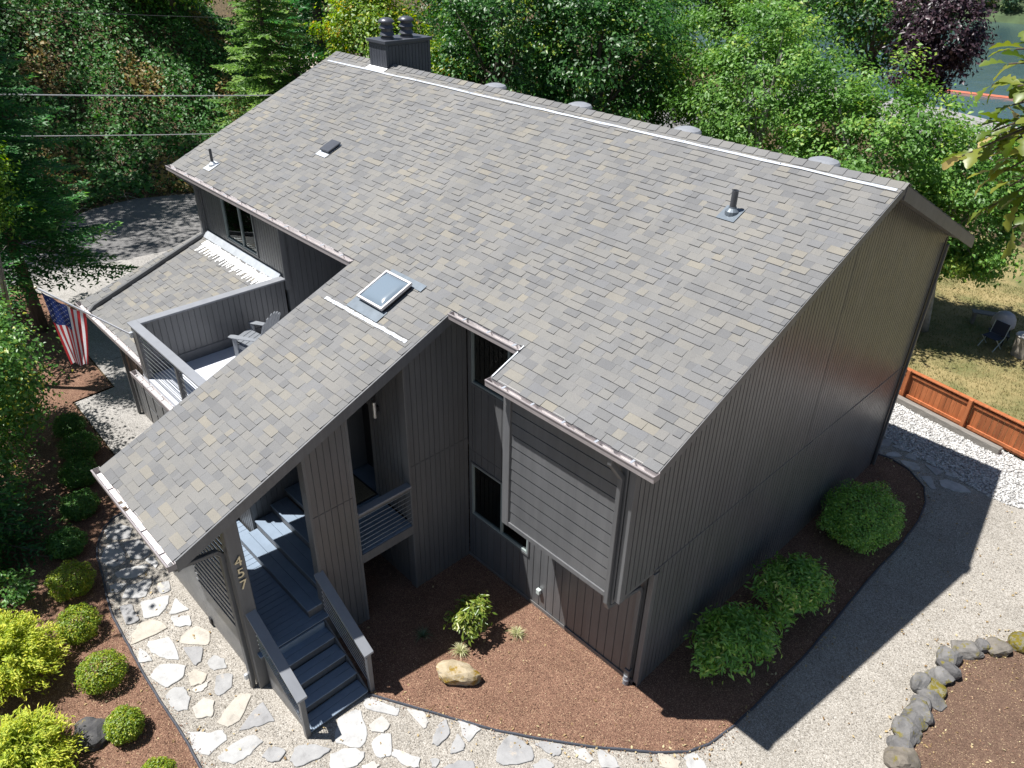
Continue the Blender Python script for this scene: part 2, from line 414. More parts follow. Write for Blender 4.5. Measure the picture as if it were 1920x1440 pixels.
class MB:
    def __init__(s):
        s.v, s.f, s.mi, s.t = [], [], [], []
    def poly(s, pts, fs, mi=0, tint=None):
        k = len(s.v)
        s.v += [tuple(p) for p in pts]
        s.t += [tint if tint is not None else 0.5] * len(pts)
        for f in fs:
            s.f.append([k + i for i in f])
            s.mi.append(mi)
        return s
    def box(s, lo, hi, mi=0):
        x0, y0, z0 = lo
        x1, y1, z1 = hi
        return s.poly([(x0, y0, z0), (x1, y0, z0), (x1, y1, z0), (x0, y1, z0), (x0, y0, z1), (x1, y0, z1), (x1, y1, z1), (x0, y1, z1)],
                      [(0, 3, 2, 1), (4, 5, 6, 7), (0, 1, 5, 4), (1, 2, 6, 5), (2, 3, 7, 6), (3, 0, 4, 7)], mi)
    def prism(s, pts, vec, mi=0, tint=None):
        k = len(pts)
        vec = Vector(vec)
        P = [Vector(p) for p in pts]
        return s.poly(P + [p + vec for p in P], [tuple(range(k))[::-1], tuple(range(k, 2 * k))] + [(i, (i + 1) % k, k + (i + 1) % k, k + i) for i in range(k)], mi, tint)
    def tube(s, path, r, n=8, mi=0, cap=True, rot=0.0, flat=1.0, up=(0, 0, 1)):
        P = [Vector(p) for p in path]
        rr = r if isinstance(r, (list, tuple)) else [r] * len(P)
        k0 = len(s.v)
        prev = None
        for i, p in enumerate(P):
            if i == 0: d = P[1] - P[0]
            elif i == len(P) - 1: d = P[-1] - P[-2]
            else: d = (P[i + 1] - P[i]).normalized() + (P[i] - P[i - 1]).normalized()
            d.normalize()
            a = Vector(up).cross(d) if prev is None else prev - d * prev.dot(d)
            if a.length < 1e-4: a = Vector((1, 0, 0)).cross(d)
            if a.length < 1e-4: a = Vector((0, 1, 0)).cross(d)
            a.normalize()
            prev = a
            b = d.cross(a)
            for j in range(n):
                t = 2 * math.pi * j / n + rot
                s.v.append(tuple(p + (a * math.cos(t) + b * math.sin(t) * flat) * rr[i]))
                s.t.append(0.5)
        for i in range(len(P) - 1):
            for j in range(n):
                s.f.append([k0 + i * n + j, k0 + i * n + (j + 1) % n, k0 + (i + 1) * n + (j + 1) % n, k0 + (i + 1) * n + j])
                s.mi.append(mi)
        if cap:
            s.f.append([k0 + j for j in range(n)][::-1]); s.mi.append(mi)
            s.f.append([k0 + (len(P) - 1) * n + j for j in range(n)]); s.mi.append(mi)
        return s
    def lathe(s, prof, n=20, c=(0, 0, 0), mi=0):
        k0 = len(s.v)
        for r, z in prof:
            for j in range(n):
                t = 2 * math.pi * j / n
                s.v.append((c[0] + r * math.cos(t), c[1] + r * math.sin(t), c[2] + z))
                s.t.append(0.5)
        for i in range(len(prof) - 1):
            for j in range(n):
                s.f.append([k0 + i * n + j, k0 + i * n + (j + 1) % n, k0 + (i + 1) * n + (j + 1) % n, k0 + (i + 1) * n + j])
                s.mi.append(mi)
        s.f.append([k0 + j for j in range(n)][::-1]); s.mi.append(mi)
        s.f.append([k0 + (len(prof) - 1) * n + j for j in range(n)]); s.mi.append(mi)
        return s
    def mesh(s, name, mats, smooth=False, bevel=0.0, tint=False):
        me = bpy.data.meshes.new(name)
        me.from_pydata(s.v, [], s.f)
        for m_ in (mats if isinstance(mats, (list, tuple)) else [mats]):
            me.materials.append(M[m_] if isinstance(m_, str) else m_)
        me.polygons.foreach_set('material_index', s.mi)
        if tint:
            at = me.attributes.new('tint', 'FLOAT', 'POINT')
            at.data.foreach_set('value', s.t)
        bm = bmesh.new()
        bm.from_mesh(me)
        bmesh.ops.recalc_face_normals(bm, faces=bm.faces)
        if bevel:
            es = [e for e in bm.edges if len(e.link_faces) == 2 and e.calc_face_angle(0) > 0.5]
            bmesh.ops.bevel(bm, geom=es, offset=bevel, segments=1, affect='EDGES', profile=0.6)
        bm.to_mesh(me)
        bm.free()
        if smooth:
            me.polygons.foreach_set('use_smooth', [True] * len(me.polygons))
        return me
    def build(s, name, mats, parent=None, smooth=False, bevel=0.0, tint=False, world=True):
        return link(name, s.mesh(name, mats, smooth, bevel, tint), parent, None, world)

def np_mesh(name, V, F, tint, mat):
    """triangle mesh from arrays, with a colour-choice value for each vertex"""
    me = bpy.data.meshes.new(name)
    V = np.asarray(V, np.float32)
    F = np.asarray(F, np.int32)
    me.vertices.add(len(V))
    me.vertices.foreach_set('co', V.ravel())
    me.loops.add(F.size)
    me.loops.foreach_set('vertex_index', F.ravel())
    me.polygons.add(len(F))
    me.polygons.foreach_set('loop_start', np.arange(0, F.size, 3, dtype=np.int32))
    me.polygons.foreach_set('loop_total', np.full(len(F), 3, np.int32))
    at = me.attributes.new('tint', 'FLOAT', 'POINT')
    at.data.foreach_set('value', np.asarray(tint, np.float32))
    me.materials.append(M[mat] if isinstance(mat, str) else mat)
    me.update(calc_edges=True)
    return me

def unit(a):
    return a / np.maximum(np.linalg.norm(a, axis=1, keepdims=True), 1e-9)

def leaf_arrays(P, N, L, asp, tint, g, D=None, fold=0.12):
    """folded diamond leaves: centre P, facing N, length L"""
    n_ = len(P)
    N = unit(N)
    if D is None:
        D = g.normal(size=(n_, 3))
    D = unit(D - N * np.sum(D * N, 1, keepdims=True))
    B = np.cross(N, D)
    L = np.broadcast_to(np.asarray(L, float), (n_,))[:, None]
    A = np.broadcast_to(np.asarray(asp, float), (n_,))[:, None]
    V = np.stack([P - D * L * .5, P + B * L * A * .5 + N * L * fold - D * L * .08, P + D * L * .5, P - B * L * A * .5 + N * L * fold - D * L * .08], 1).reshape(-1, 3)
    k = np.arange(n_)[:, None] * 4
    F = np.concatenate([k + np.array([[0, 2, 1]]), k + np.array([[0, 3, 2]])], 0)
    return V, F, np.repeat(tint, 4)

def join(parts):
    V, F, T = [], [], []
    k = 0
    for v, f, t in parts:
        V.append(v); F.append(f + k); T.append(t); k += len(v)
    return np.concatenate(V), np.concatenate(F), np.concatenate(T)

def sheet(name, pts, z, mat, kind='structure'):
    mb = MB()
    mb.poly([(x, y, z) for x, y in pts], [tuple(range(len(pts)))])
    o = mb.build(name, mat)
    if o.data.polygons[0].normal.z < 0:
        o.data.flip_normals()
    return tag(o, kind=kind)
FLAGSTONES = [[(-11.16,-4.45),(-11.17,-4.11),(-10.79,-3.96),(-10.52,-4.12),(-10.75,-4.46)],[(-10.6,-4.62),(-10.6,-4.36),(-10.15,-4.38),(-9.9,-4.45),(-9.88,-4.7),(-10.22,-4.84)],[(-10.46,-4.3),(-10.39,-3.98),(-9.77,-3.96),(-9.68,-4.18),(-9.86,-4.34)],[(-9.67,-4.78),(-9.68,-4.56),(-9.45,-4.16),(-9.34,-4.19),(-9.25,-4.46),(-9.45,-4.72)],[(-9.63,-4.13),(-9.61,-3.98),(-9.37,-3.96),(-9.22,-4.07)],[(-9.41,-4.96),(-9.37,-4.82),(-9.22,-4.69),(-9.1,-4.85),(-9.19,-5.01)],[(-9.14,-4.71),(-9.01,-4.23),(-8.59,-4.54),(-8.87,-4.9)],[(-8.79,-4.23),(-8.71,-4.02),(-8.43,-4.08),(-8.47,-4.29)],[(-8.53,-4.68),(-8.31,-4.19),(-8.04,-4.36),(-7.93,-4.56),(-8.08,-4.78)],[(-8.16,-4.11),(-7.68,-4.04),(-7.82,-4.38)],[(-8.68,-5.04),(-8.58,-4.83),(-8.09,-4.87),(-8.13,-5.1)],[(-7.75,-4.37),(-7.54,-4.12),(-7.27,-4.19),(-7.46,-4.42)],[(-8.01,-4.85),(-7.89,-4.65),(-7.52,-4.53),(-7.59,-5.2),(-7.83,-5.1)],[(-7.15,-4.44),(-7.19,-4.1),(-6.85,-3.99),(-6.62,-4.17),(-7.02,-4.51)],[(-7.45,-4.97),(-7.3,-4.6),(-6.66,-4.69),(-6.86,-4.87),(-7.18,-5.01)],[(-6.89,-4.52),(-6.62,-4.26),(-6.35,-4.42),(-6.33,-4.53)],[(-7.4,-5.15),(-7.37,-5.1),(-6.96,-5.06),(-7.09,-5.26)],[(-6.24,-4.35),(-6.32,-4.17),(-6.1,-4.09),(-5.89,-4.15),(-6.01,-4.34)],[(-6.63,-5.25),(-6.79,-5.0),(-6.45,-4.66),(-6.24,-4.81),(-6.22,-5.11)],[(-6.25,-4.7),(-6.23,-4.57),(-6.02,-4.46),(-5.87,-4.61),(-5.97,-4.79)],[(-5.87,-4.79),(-5.85,-4.47),(-5.73,-4.64),(-5.77,-4.79)],[(-5.86,-4.34),(-5.68,-4.12),(-5.44,-4.28),(-5.41,-4.49),(-5.58,-4.53)],[(-6.06,-5.21),(-6.13,-5.02),(-6.0,-4.88),(-5.73,-4.9),(-5.53,-5.03),(-5.69,-5.21)],[(-5.5,-4.97),(-5.58,-4.74),(-5.4,-4.61),(-5.13,-4.78),(-5.26,-4.99)],[(-4.96,-4.78),(-5.12,-4.47),(-5.21,-4.19),(-5.06,-4.09),(-4.74,-4.46),(-4.74,-4.66)],[(-4.57,-4.58),(-4.81,-4.02),(-4.32,-4.02),(-4.43,-4.33)],[(-5.14,-5.2),(-4.9,-5.0),(-4.76,-4.78),(-4.56,-4.78),(-4.5,-5.17),(-4.78,-5.27)],[(-4.33,-5.07),(-4.4,-4.73),(-4.33,-4.44),(-4.1,-4.37),(-4.03,-4.67),(-4.05,-4.91)],[(-3.87,-4.51),(-3.94,-4.33),(-3.72,-4.17),(-3.6,-4.29),(-3.65,-4.46)],[(-3.48,-4.21),(-3.62,-4.04),(-3.56,-3.88),(-3.22,-3.61),(-3.18,-3.84),(-3.33,-4.21)],[(-3.6,-3.21),(-3.55,-2.95),(-3.47,-2.83),(-2.98,-3.04),(-2.9,-3.26),(-3.27,-3.49)],[(-3.63,-2.65),(-3.04,-2.31),(-2.94,-2.42),(-3.45,-2.75)],[(-3.13,-2.88),(-3.13,-2.66),(-2.91,-2.62),(-2.84,-2.78),(-3.01,-2.93)],[(-2.81,-3.08),(-2.85,-2.86),(-2.74,-2.71),(-2.42,-2.97),(-2.56,-3.15)],[(-2.42,-2.94),(-2.46,-2.85),(-2.05,-2.63),(-1.94,-2.76),(-2.08,-2.89)],[(-2.95,-2.23),(-2.69,-2.06),(-2.48,-2.1),(-2.43,-2.26)],[(-2.12,-2.32),(-2.29,-2.07),(-2.3,-1.85),(-2.04,-1.98),(-2.03,-2.28)],[(-2.15,-1.72),(-1.75,-1.53),(-1.73,-1.86),(-1.9,-1.83)],[(-1.82,-2.18),(-1.96,-1.89),(-1.72,-1.93),(-1.65,-2.02),(-1.74,-2.2)],[(-1.92,-2.53),(-1.81,-2.41),(-1.75,-2.54),(-1.8,-2.58)],[(-1.15,-1.76),(-1.31,-1.52),(-1.32,-1.24),(-1.07,-1.18),(-0.87,-1.16),(-0.75,-1.27),(-0.95,-1.65)],[(-1.66,-2.43),(-1.58,-2.22),(-1.41,-2.03),(-1.26,-2.11),(-1.56,-2.46)],[(-2.58,-3.41),(-2.55,-3.25),(-2.41,-3.2),(-2.37,-3.29),(-2.51,-3.44)],[(-3.13,-3.67),(-3.01,-3.38),(-2.75,-3.24),(-2.66,-3.44),(-2.76,-3.7),(-2.88,-3.83)],[(-0.92,-1.06),(-0.84,-0.92),(-0.59,-0.75),(-0.49,-0.89),(-0.57,-0.99)],[(-0.42,-0.64),(-0.28,-0.5),(-0.06,-0.54),(-0.08,-0.65),(-0.25,-0.7)],[(-0.1,-0.39),(-0.07,-0.31),(0.19,-0.28),(0.33,-0.34),(0.13,-0.57)],[(0.61,0.34),(0.66,0.38),(0.95,0.47),(1.02,0.35),(0.8,0.17)],[(0.95,0.58),(1.04,0.8),(1.33,0.72),(1.15,0.48)],[(-0.68,-1.35),(-0.63,-1.11),(-0.43,-1.11),(-0.42,-1.24),(-0.57,-1.4)],[(-0.7,11.83),(-0.69,12.11),(-0.61,12.23),(-0.47,12.16),(-0.47,11.91),(-0.63,11.69)],[(-0.4,12.0),(-0.32,12.17),(-0.16,12.35),(-0.03,12.09),(-0.17,12.01)],[(-0.36,11.49),(-0.28,11.71),(-0.18,11.8),(-0.04,11.73),(-0.29,11.45)],[(0.02,11.79),(0.07,12.06),(0.25,11.99),(0.29,11.82)],[(0.05,12.22),(0.4,12.27),(0.3,12.15)],[(0.0,11.51),(0.34,11.68),(0.53,11.52),(0.38,11.31),(0.16,11.39)],[(0.4,12.1),(0.45,12.27),(0.7,12.14),(0.63,12.0)],[(0.64,11.24),(0.81,11.42),(1.12,11.02),(1.02,10.94)],[(-0.62,11.48),(-0.56,11.58),(-0.51,11.45),(-0.57,11.36)],[(0.52,11.83),(0.72,11.88),(0.97,11.88),(0.88,11.56)],[(0.78,12.01),(0.79,12.2),(0.99,12.14),(0.96,11.97)],[(1.03,11.78),(1.1,12.12),(1.38,11.97),(1.26,11.82)],[(1.03,11.42),(1.18,11.61),(1.43,11.66),(1.76,11.52),(1.46,11.26),(1.15,11.23)],[(1.56,11.89),(1.66,11.97),(1.88,11.93),(2.07,11.7),(1.85,11.73)]]
EDGE_LEFT = [(-11.47,-3.8),(-11.45,-4.11),(-11.25,-4.41),(-10.82,-4.7),(-10.41,-4.85),(-9.81,-4.96),(-9.16,-5.11),(-8.5,-5.21),(-7.93,-5.24),(-7.4,-5.27),(-6.69,-5.3),(-6.03,-5.31),(-5.41,-5.3),(-4.88,-5.31),(-4.37,-5.34),(-3.81,-5.39)]
EDGE_RIGHT = [(-3.64,-2.55),(-3.02,-2.2),(-2.23,-1.76),(-1.56,-1.37),(-1.13,-1.08),(-0.65,-0.73),(-0.08,-0.28),(0.58,0.31),(0.94,0.72),(1.11,1.1),(1.21,1.7),(1.27,2.56),(1.33,3.81),(1.33,5.11),(1.3,6.86),(1.33,8.43),(1.29,9.48),(1.15,10.25),(0.88,10.84),(0.4,11.25),(-0.15,11.4),(-0.58,11.34)]
STRIP_NEAR = [(-0.99,12.25),(-0.85,12.29),(0.19,12.01),(1.25,11.86),(2.07,11.68),(2.49,11.69),(2.86,11.82)]
BEDR = [(3.55,3.08),(3.37,3.73),(3.35,4.24),(3.32,4.92),(3.29,5.64),(3.36,6.25),(3.72,6.91),(4.09,7.59)]
ROCKS = [(3.48,3.17,0.32,0.35),(3.36,3.4,0.32,0.19),(3.3,3.73,0.41,0.28),(3.31,4.05,0.39,0.25),(3.32,4.3,0.37,0.28),(3.28,4.54,0.27,0.19),(3.35,4.78,0.32,0.21),(3.29,5.02,0.39,0.34),(3.1,4.94,0.19,0.27),(3.27,5.35,0.28,0.27),(3.32,5.6,0.27,0.16),(3.26,5.89,0.32,0.3),(3.43,6.39,0.5,0.34),(3.56,6.63,0.19,0.23),(3.77,6.84,0.46,0.27),(4.03,7.32,0.32,0.27)]

# ================================================================= THE HOUSE
HH, SS = 5.838, 0.427
RY = 6.0
def zr(y):
    return HH + SS * y if y <= RY else HH + SS * RY - SS * (y - RY)
house = thing('house', 'dark charcoal two storey house with a big grey shingled gable roof and raised entry porch', 'house', (-8.0, 4.0, 0.0))
TH = 0.13          # roof thickness

def siding(name, org, u, n, u0, u1, zb, ztop, spacing, openings=(), seams=(), breaks=(), back=0.10, boards=True, mat='siding'):
    """grooved vertical siding: a backing wall with every board between two grooves its own piece"""
    org, u, n = Vector(org), Vector(u), Vector(n)
    if not callable(ztop):
        zc = ztop
        ztop = lambda a: zc
    T = 0.014
    def pt(a, z, d=0.0):
        return org + u * a + Vector((0, 0, z)) + n * d
    def cells(us):
        for a, b_ in zip(us[:-1], us[1:]):
            m_ = (a + b_) / 2
            zs = [(zb, None)]
            ops = sorted([q for q in openings if q[0] < m_ < q[1]], key=lambda q: q[2])
            lo = zb
            for q in ops:
                if q[2] > lo: yield a, b_, lo, q[2], q[2]
                lo = q[3]
            ta, tb = ztop(a + 1e-4), ztop(b_ - 1e-4)
            if max(ta, tb) > lo: yield a, b_, lo, max(ta, lo + .001), max(tb, lo + .001)
    br = sorted(set([u0, u1] + [q[0] for q in openings] + [q[1] for q in openings] + list(breaks)))
    br = [x for x in br if u0 <= x <= u1]
    mb = MB()
    for a, b_, lo, ta, tb in cells(br):
        mb.prism([pt(a, lo, -T), pt(b_, lo, -T), pt(b_, tb, -T), pt(a, ta, -T)], -n * (back - T))
    wall = mb.build(name, mat, house)
    if not boards:
        return wall
    us = list(br)
    x = u0 + spacing
    while x < u1 - 0.02:
        if min(abs(x - y) for y in us) > 0.03: us.append(x)
        x += spacing
    us.sort()
    G = 0.010 if spacing < .121 else 0.008
    for a, b_, lo, ta, tb in cells(us):
        zz = [lo] + [q for q in seams if lo + .05 < q < min(ta, tb) - .05] + [None]
        for i in range(len(zz) - 1):
            l0 = zz[i] + (0.006 if i else 0.0)
            if zz[i + 1] is None: pa, pb = ta, tb
            else: pa = pb = zz[i + 1] - 0.006
            p = MB()
            e0 = pt(a + G, l0, -T + .0005); e1 = pt(b_ - G, l0, -T + .0005)
            p.prism([e0, e1, pt(b_ - G, pb, -T + .0005), pt(a + G, pa, -T + .0005)], n * (T - .0005))
            p.build('siding_board', mat, wall)
    return wall

def laps(name, org, u, n, u0, u1, zb, ztop, expo, clip=None, back=0.08, mat='siding'):
    """horizontal lap siding, each board a piece with its lower edge proud"""
    org, u, n = Vector(org), Vector(u), Vector(n)
    pt = lambda a, z, d=0.0: org + u * a + Vector((0, 0, z)) + n * d
    mb = MB()
    mb.prism([pt(u0, zb, -.03), pt(u1, zb, -.03), pt(u1, ztop, -.03), pt(u0, ztop, -.03)], -n * (back - .03))
    wall = mb.build(name, mat, house)
    z = zb
    while z < ztop - 0.02:
        z1 = min(z + expo, ztop)
        a0, a1 = (u0, u1) if clip is None else clip((z + z1) / 2)
        p = MB()
        V = [pt(a0, z + .026, 0.004), pt(a0, z + .026, -.0295), pt(a0, z1, -.0295), pt(a0, z1, -.003)]
        p.prism(V, u * (a1 - a0))
        p.build('lap_board', mat, wall)
        z = z1
    return wall

def part(name, lo, hi, mat, parent=None, bevel=0.006):
    return MB().box(lo, hi).build(name, mat, parent or house, bevel=bevel)

# ---- roof sheets
def roof_sheet(name, xy, zf, th=TH, mat='trim'):
    mb = MB()
    mb.prism([(x, y, zf(y)) for x, y in xy], (0, 0, -th))
    return mb.build(name, mat, house)
FR = [(0, 0), (0, 6), (-16.363, 6), (-16.363, .667), (-7.855, .667), (-7.855, -4.698), (-4.922, -4.698), (-4.922, .67), (-3.154, .67), (-3.154, 0)]
roof = roof_sheet('roof', FR, zr)
BK = [(0, 6), (0, 11.0), (-16.363, 11.0), (-16.363, 6)]
backroof = roof_sheet('back_roof', BK, zr)
GX0, GX1, GY0, GY1 = -16.25, -11.93, -2.40, 1.09
GZ, GS = 4.23, 0.30
zg = lambda y: GZ + GS * (y - 1.1)
groof = roof_sheet('garage_roof', [(GX0, GY0), (GX1, GY0), (GX1, GY1), (GX0, GY1)], zg)

# ---- shingles: every tab is a wedge; the nearest 300 are pieces of their own
def tabs(zf, slope, y0, y1, spans, flip=1):
    cs = 1 / math.sqrt(1 + slope * slope)
    dy = 0.150 * cs
    out = []
    k = 0
    y = y0
    while y < y1 - 0.02:
        yt = min(y + dy, y1)
        for (a, b_) in spans((y + yt) / 2):
            x = a - 0.0
            first = True
            while x < b_ - 0.01:
                wd = rnd.choice([.12, .16, .20, .24, .28, .33])
                if first: wd *= rnd.uniform(.4, 1); first = False
                x1 = min(x + wd, b_)
                if b_ - x1 < 0.06: x1 = b_
                up = rnd.random() < 0.5
                t = 0.020 if up else 0.008
                t += rnd.uniform(-.0015, .003)
                tint = rnd.random()
                jag = rnd.uniform(-.004, .006) - (0.010 if up else 0.0)
                out.append((x + .0015, x1 - .0015, y + jag, min(yt + .02, y1), t, tint))
                x = x1
        y = yt
        k += 1
    return out
def tab_verts(q, zf):
    x0, x1, ya, yb, t, ti = q
    za, zb_ = zf(ya), zf(yb)
    return [(x0, ya, za + .001), (x1, ya, za + .001), (x1, yb, zb_ + .001), (x0, yb, zb_ + .001),
            (x0, ya, za + t), (x1, ya, za + t), (x1, yb, zb_ + .006), (x0, yb, zb_ + .006)]
TABM = [0, 0, 1, 1, 0, 1]
BOXF = [(0, 3, 2, 1), (4, 5, 6, 7), (0, 1, 5, 4), (1, 2, 6, 5), (2, 3, 7, 6), (3, 0, 4, 7)]
def main_spans(y):
    if y < 0.0: return [(-7.86, -4.917)]
    if y < 0.667: return [(-7.86, -4.917), (-3.159, .008)]
    return [(-16.37, .008)]
front = tabs(zr, SS, -4.72, 5.99, main_spans)
front = sorted(front, key=lambda q: (Vector(((q[0] + q[1]) / 2, q[2], zr(q[2]))) - CAM).length)
for q in front[:300]:
    p = MB().poly(tab_verts(q, zr), BOXF, 0, q[5])
    p.mi = list(TABM)
    p.build('shingle', ['shingle', 'cut'], roof, tint=True)
field = MB()
for q in front[300:]:
    field.poly(tab_verts(q, zr), BOXF, 0, q[5])
field.mi = TABM * (len(field.f) // 6)
tag(field.build('shingle_field', ['shingle', 'cut'], roof, tint=True), kind='stuff')
gf = MB()
for q in tabs(zg, GS, GY0 - .02, GY1, lambda y: [(GX0 - .01, GX1)]):
    gf.poly(tab_verts(q, zg), BOXF, 0, q[5])
gf.mi = TABM * (len(gf.f) // 6)
tag(gf.build('shingle_field', ['shingle', 'cut'], groof, tint=True), kind='stuff')
bf = MB()
for q in tabs(lambda d: 0, SS, 0, 4.98, lambda y: [(-16.37, .008)]):
    x0, x1, ya, yb, t, ti = q
    f2 = lambda d: 11.0 - d
    v = tab_verts((x0, x1, ya, yb, t, ti), lambda d: HH + SS * 1.0 + SS * d)
    bf.poly([(a, 11.0 - b_, c) for a, b_, c in v], BOXF, 0, ti)
tag(bf.build('shingle_field', 'shingle', backroof, tint=True), kind='stuff')
# ridge caps, each bent over the ridge
x = -16.37
while x < -0.02:
    x1 = min(x + .24, .012)
    p = MB()
    t0, t1 = .034, .020
    d = .16
    zz = zr(6)
    def sec(xx, t):
        return [(xx, 6 - d, zz - SS * d + t - .006), (xx, 6, zz + t), (xx, 6 + d, zz - SS * d + t - .006), (xx, 6 + d, zz - SS * d + t - .016), (xx, 6, zz + t - .012), (xx, 6 - d, zz - SS * d + t - .016)]
    A, B_ = sec(x, t1), sec(x1 + .03, t0)
    p.poly(A + B_, [tuple(range(6)), tuple(range(6, 12))[::-1]] + [(i, (i + 1) % 6, 6 + (i + 1) % 6, 6 + i) for i in range(6)], 0, rnd.random())
    p.build('ridge_cap', 'shingle', roof, tint=True)
    x = x1
# pale zinc strips nailed across the shingles
def strip(x0, x1, ya, yb, wd):
    p = MB()
    n_ = 40
    pts = []
    for i in range(n_ + 1):
        f = i / n_
        y = ya + (yb - ya) * f + rnd.uniform(-.006, .006)
        wv = wd * rnd.uniform(.85, 1.15)
        z = .024 + rnd.uniform(0, .006)
        pts.append((x0 + (x1 - x0) * f, y - wv / 2, zr(y - wv / 2) + z))
        pts.append((x0 + (x1 - x0) * f, y + wv / 2, zr(y + wv / 2) + z))
    p.poly(pts, [(2 * i, 2 * i + 2, 2 * i + 3, 2 * i + 1) for i in range(n_)])
    q = p.build('zinc_strip', 'flash', roof)
    for i in range(0, n_, 5):
        a = pts[2 * i]
        yy = a[1] + wd / 2
        MB().lathe([(.011, 0), (.009, .006)], 8, (a[0], yy, zr(yy) + .03)).build('nail', 'darkflash', q)
strip(-16.17, -0.05, 5.57, 5.79, .055)
strip(-7.50, -5.08, -.28, -.23, .06)

# rake fascia, eave fascia
def slopeboard(name, xa, xb, ya, yb, top, ht, zf, mat='trim'):
    MB().prism([(xa, ya, zf(ya) - top), (xa, yb, zf(yb) - top), (xa, yb, zf(yb) - top - ht), (xa, ya, zf(ya) - top - ht)], (xb - xa, 0, 0)).build(name, mat, house)
slopeboard('rake_fascia', 0.002, 0.032, 6.0, 11.0, 0.02, 0.23, zr)
slopeboard('rake_fascia', 0.002, 0.022, 0.0, 5.99, 0.0, 0.15, zr)
slopeboard('rake_fascia', -4.920, -4.885, -4.698, .67, 0.0, 0.22, zr)
slopeboard('rake_fascia', -7.885, -7.857, -4.698, .667, 0.0, 0.20, zr)
slopeboard('rake_fascia', -16.395, -16.365, .667, 6.0, 0.0, 0.20, zr)
slopeboard('rake_fascia', GX0 - .03, GX0 - .002, GY0, GY1, 0.0, 0.18, zg)
# pale metal on the notch edge
MB().prism([(-3.175, -.02, zr(0) + .03), (-3.175, .66, zr(.66) + .03), (-3.175, .66, zr(.66) - .05), (-3.175, -.02, zr(0) - .05)], (.02, 0, 0)).build('edge_flashing', 'flash', roof)

# ---- walls
ux, uy = (1, 0, 0), (0, 1, 0)
GXP = -0.447
siding('gable_wall', (GXP, 0, 0), uy, (1, 0, 0), .2, 10.85, 2.955, lambda y: zr(y) - TH - .005, .12, breaks=(6.0,), back=.12)
siding('gable_wall', (GXP, 0, 0), uy, (1, 0, 0), 1.1, 10.85, 0.0, 2.945, .12, back=.12)
part('belly_band', (GXP - .05, 1.1, 2.940), (GXP + .010, 10.86, 2.960), 'trim', bevel=0)
# window wall
siding('window_wall', (0, 1.1, 0), ux, (0, -1, 0), -5.05, GXP, 0.0, 2.88, .19, openings=[(-4.95, -3.31, 1.24, 2.57)])
siding('window_wall', (0, 1.1, 0), ux, (0, -1, 0), -5.05, -3.1, 2.892, zr(1.1) - TH - .02, .19, openings=[(-4.93, -3.62, 4.47, 5.95)])
part('drip_board', (-5.05, 1.075, -.02), (GXP, 1.094, .10), 'trim')
# jetty
laps('jetty_wall', (0, .2, 0), ux, (0, -1, 0), -2.95, -.70, 2.88, zr(.2) - TH - .02, .235)
siding('jetty_side_wall', (-3.1, 0, 0), uy, (-1, 0, 0), .22, 1.08, 2.88, lambda y: zr(y) - TH - .005, .2)
part('corner_trim', (-3.10, .165, 2.80), (-2.94, .235, zr(.2) - TH - .02), 'trim')
part('corner_trim', (-.70, .150, 2.78), (-.56, .235, zr(.2) - TH - .02), 'trim')
part('corner_trim', (-.545, .165, 2.86), (GXP + .012, .30, zr(.2) - TH - .02), 'trim')
part('jetty_floor', (-3.08, .23, 2.86), (GXP - .02, 1.2, 2.93), 'trim')
part('jetty_skirt', (-2.94, .170, 2.80), (-.70, .20, 2.90), 'trim')
part('corner_trim', (GXP - .09, 1.075, 0.0), (GXP + .014, 1.20, 2.86), 'trim')
part('corner_trim', (GXP - .06, 10.76, 0.0), (GXP + .014, 10.87, zr(10.85) - TH - .03), 'black')
# entry pier, panel, porch walls
EX = -5.05
siding('pier_wall', (EX, 0, 0), uy, (1, 0, 0), -.35, 1.09, 0.0, lambda y: zr(y) - TH - .005, .12, seams=(3.15,), back=.14)
siding('pier_return_wall', (0, -.35, 0), ux, (0, -1, 0), -7.70, -5.19, 0.0, 1.52, .2)
siding('entry_panel', (EX, 0, 0), uy, (1, 0, 0), -2.42, -1.57, 0.0, lambda y: zr(y) - TH - .005, .125, seams=(3.15,), back=.16)
part('corner_trim', (EX - .18, -2.455, 0.0), (EX + .012, -2.40, zr(-2.42) - TH - .03), 'trim')
part('corner_trim', (EX - .18, -1.60, 0.0), (EX + .012, -1.545, zr(-1.6) - TH - .03), 'trim')
part('corner_trim', (EX - .16, -.375, 0.0), (EX + .012, -.33, zr(-.37) - TH - .03), 'trim')
DX0, DX1 = -7.28, -6.22
siding('porch_wall', (0, -.34, 0), ux, (0, -1, 0), -7.72, -5.20, 1.76, zr(-.34) - TH - .02, .12, openings=[(DX0, DX1, 1.76, 3.95)])
siding('porch_side_wall', (-7.74, 0, 0), uy, (1, 0, 0), -2.40, .3, 0.0, lambda y: zr(y) - TH - .02, .12)
siding('nook_wall', (0, -2.41, 0), ux, (0, -1, 0), -8.85, -7.76, 0.0, 2.88, .10)
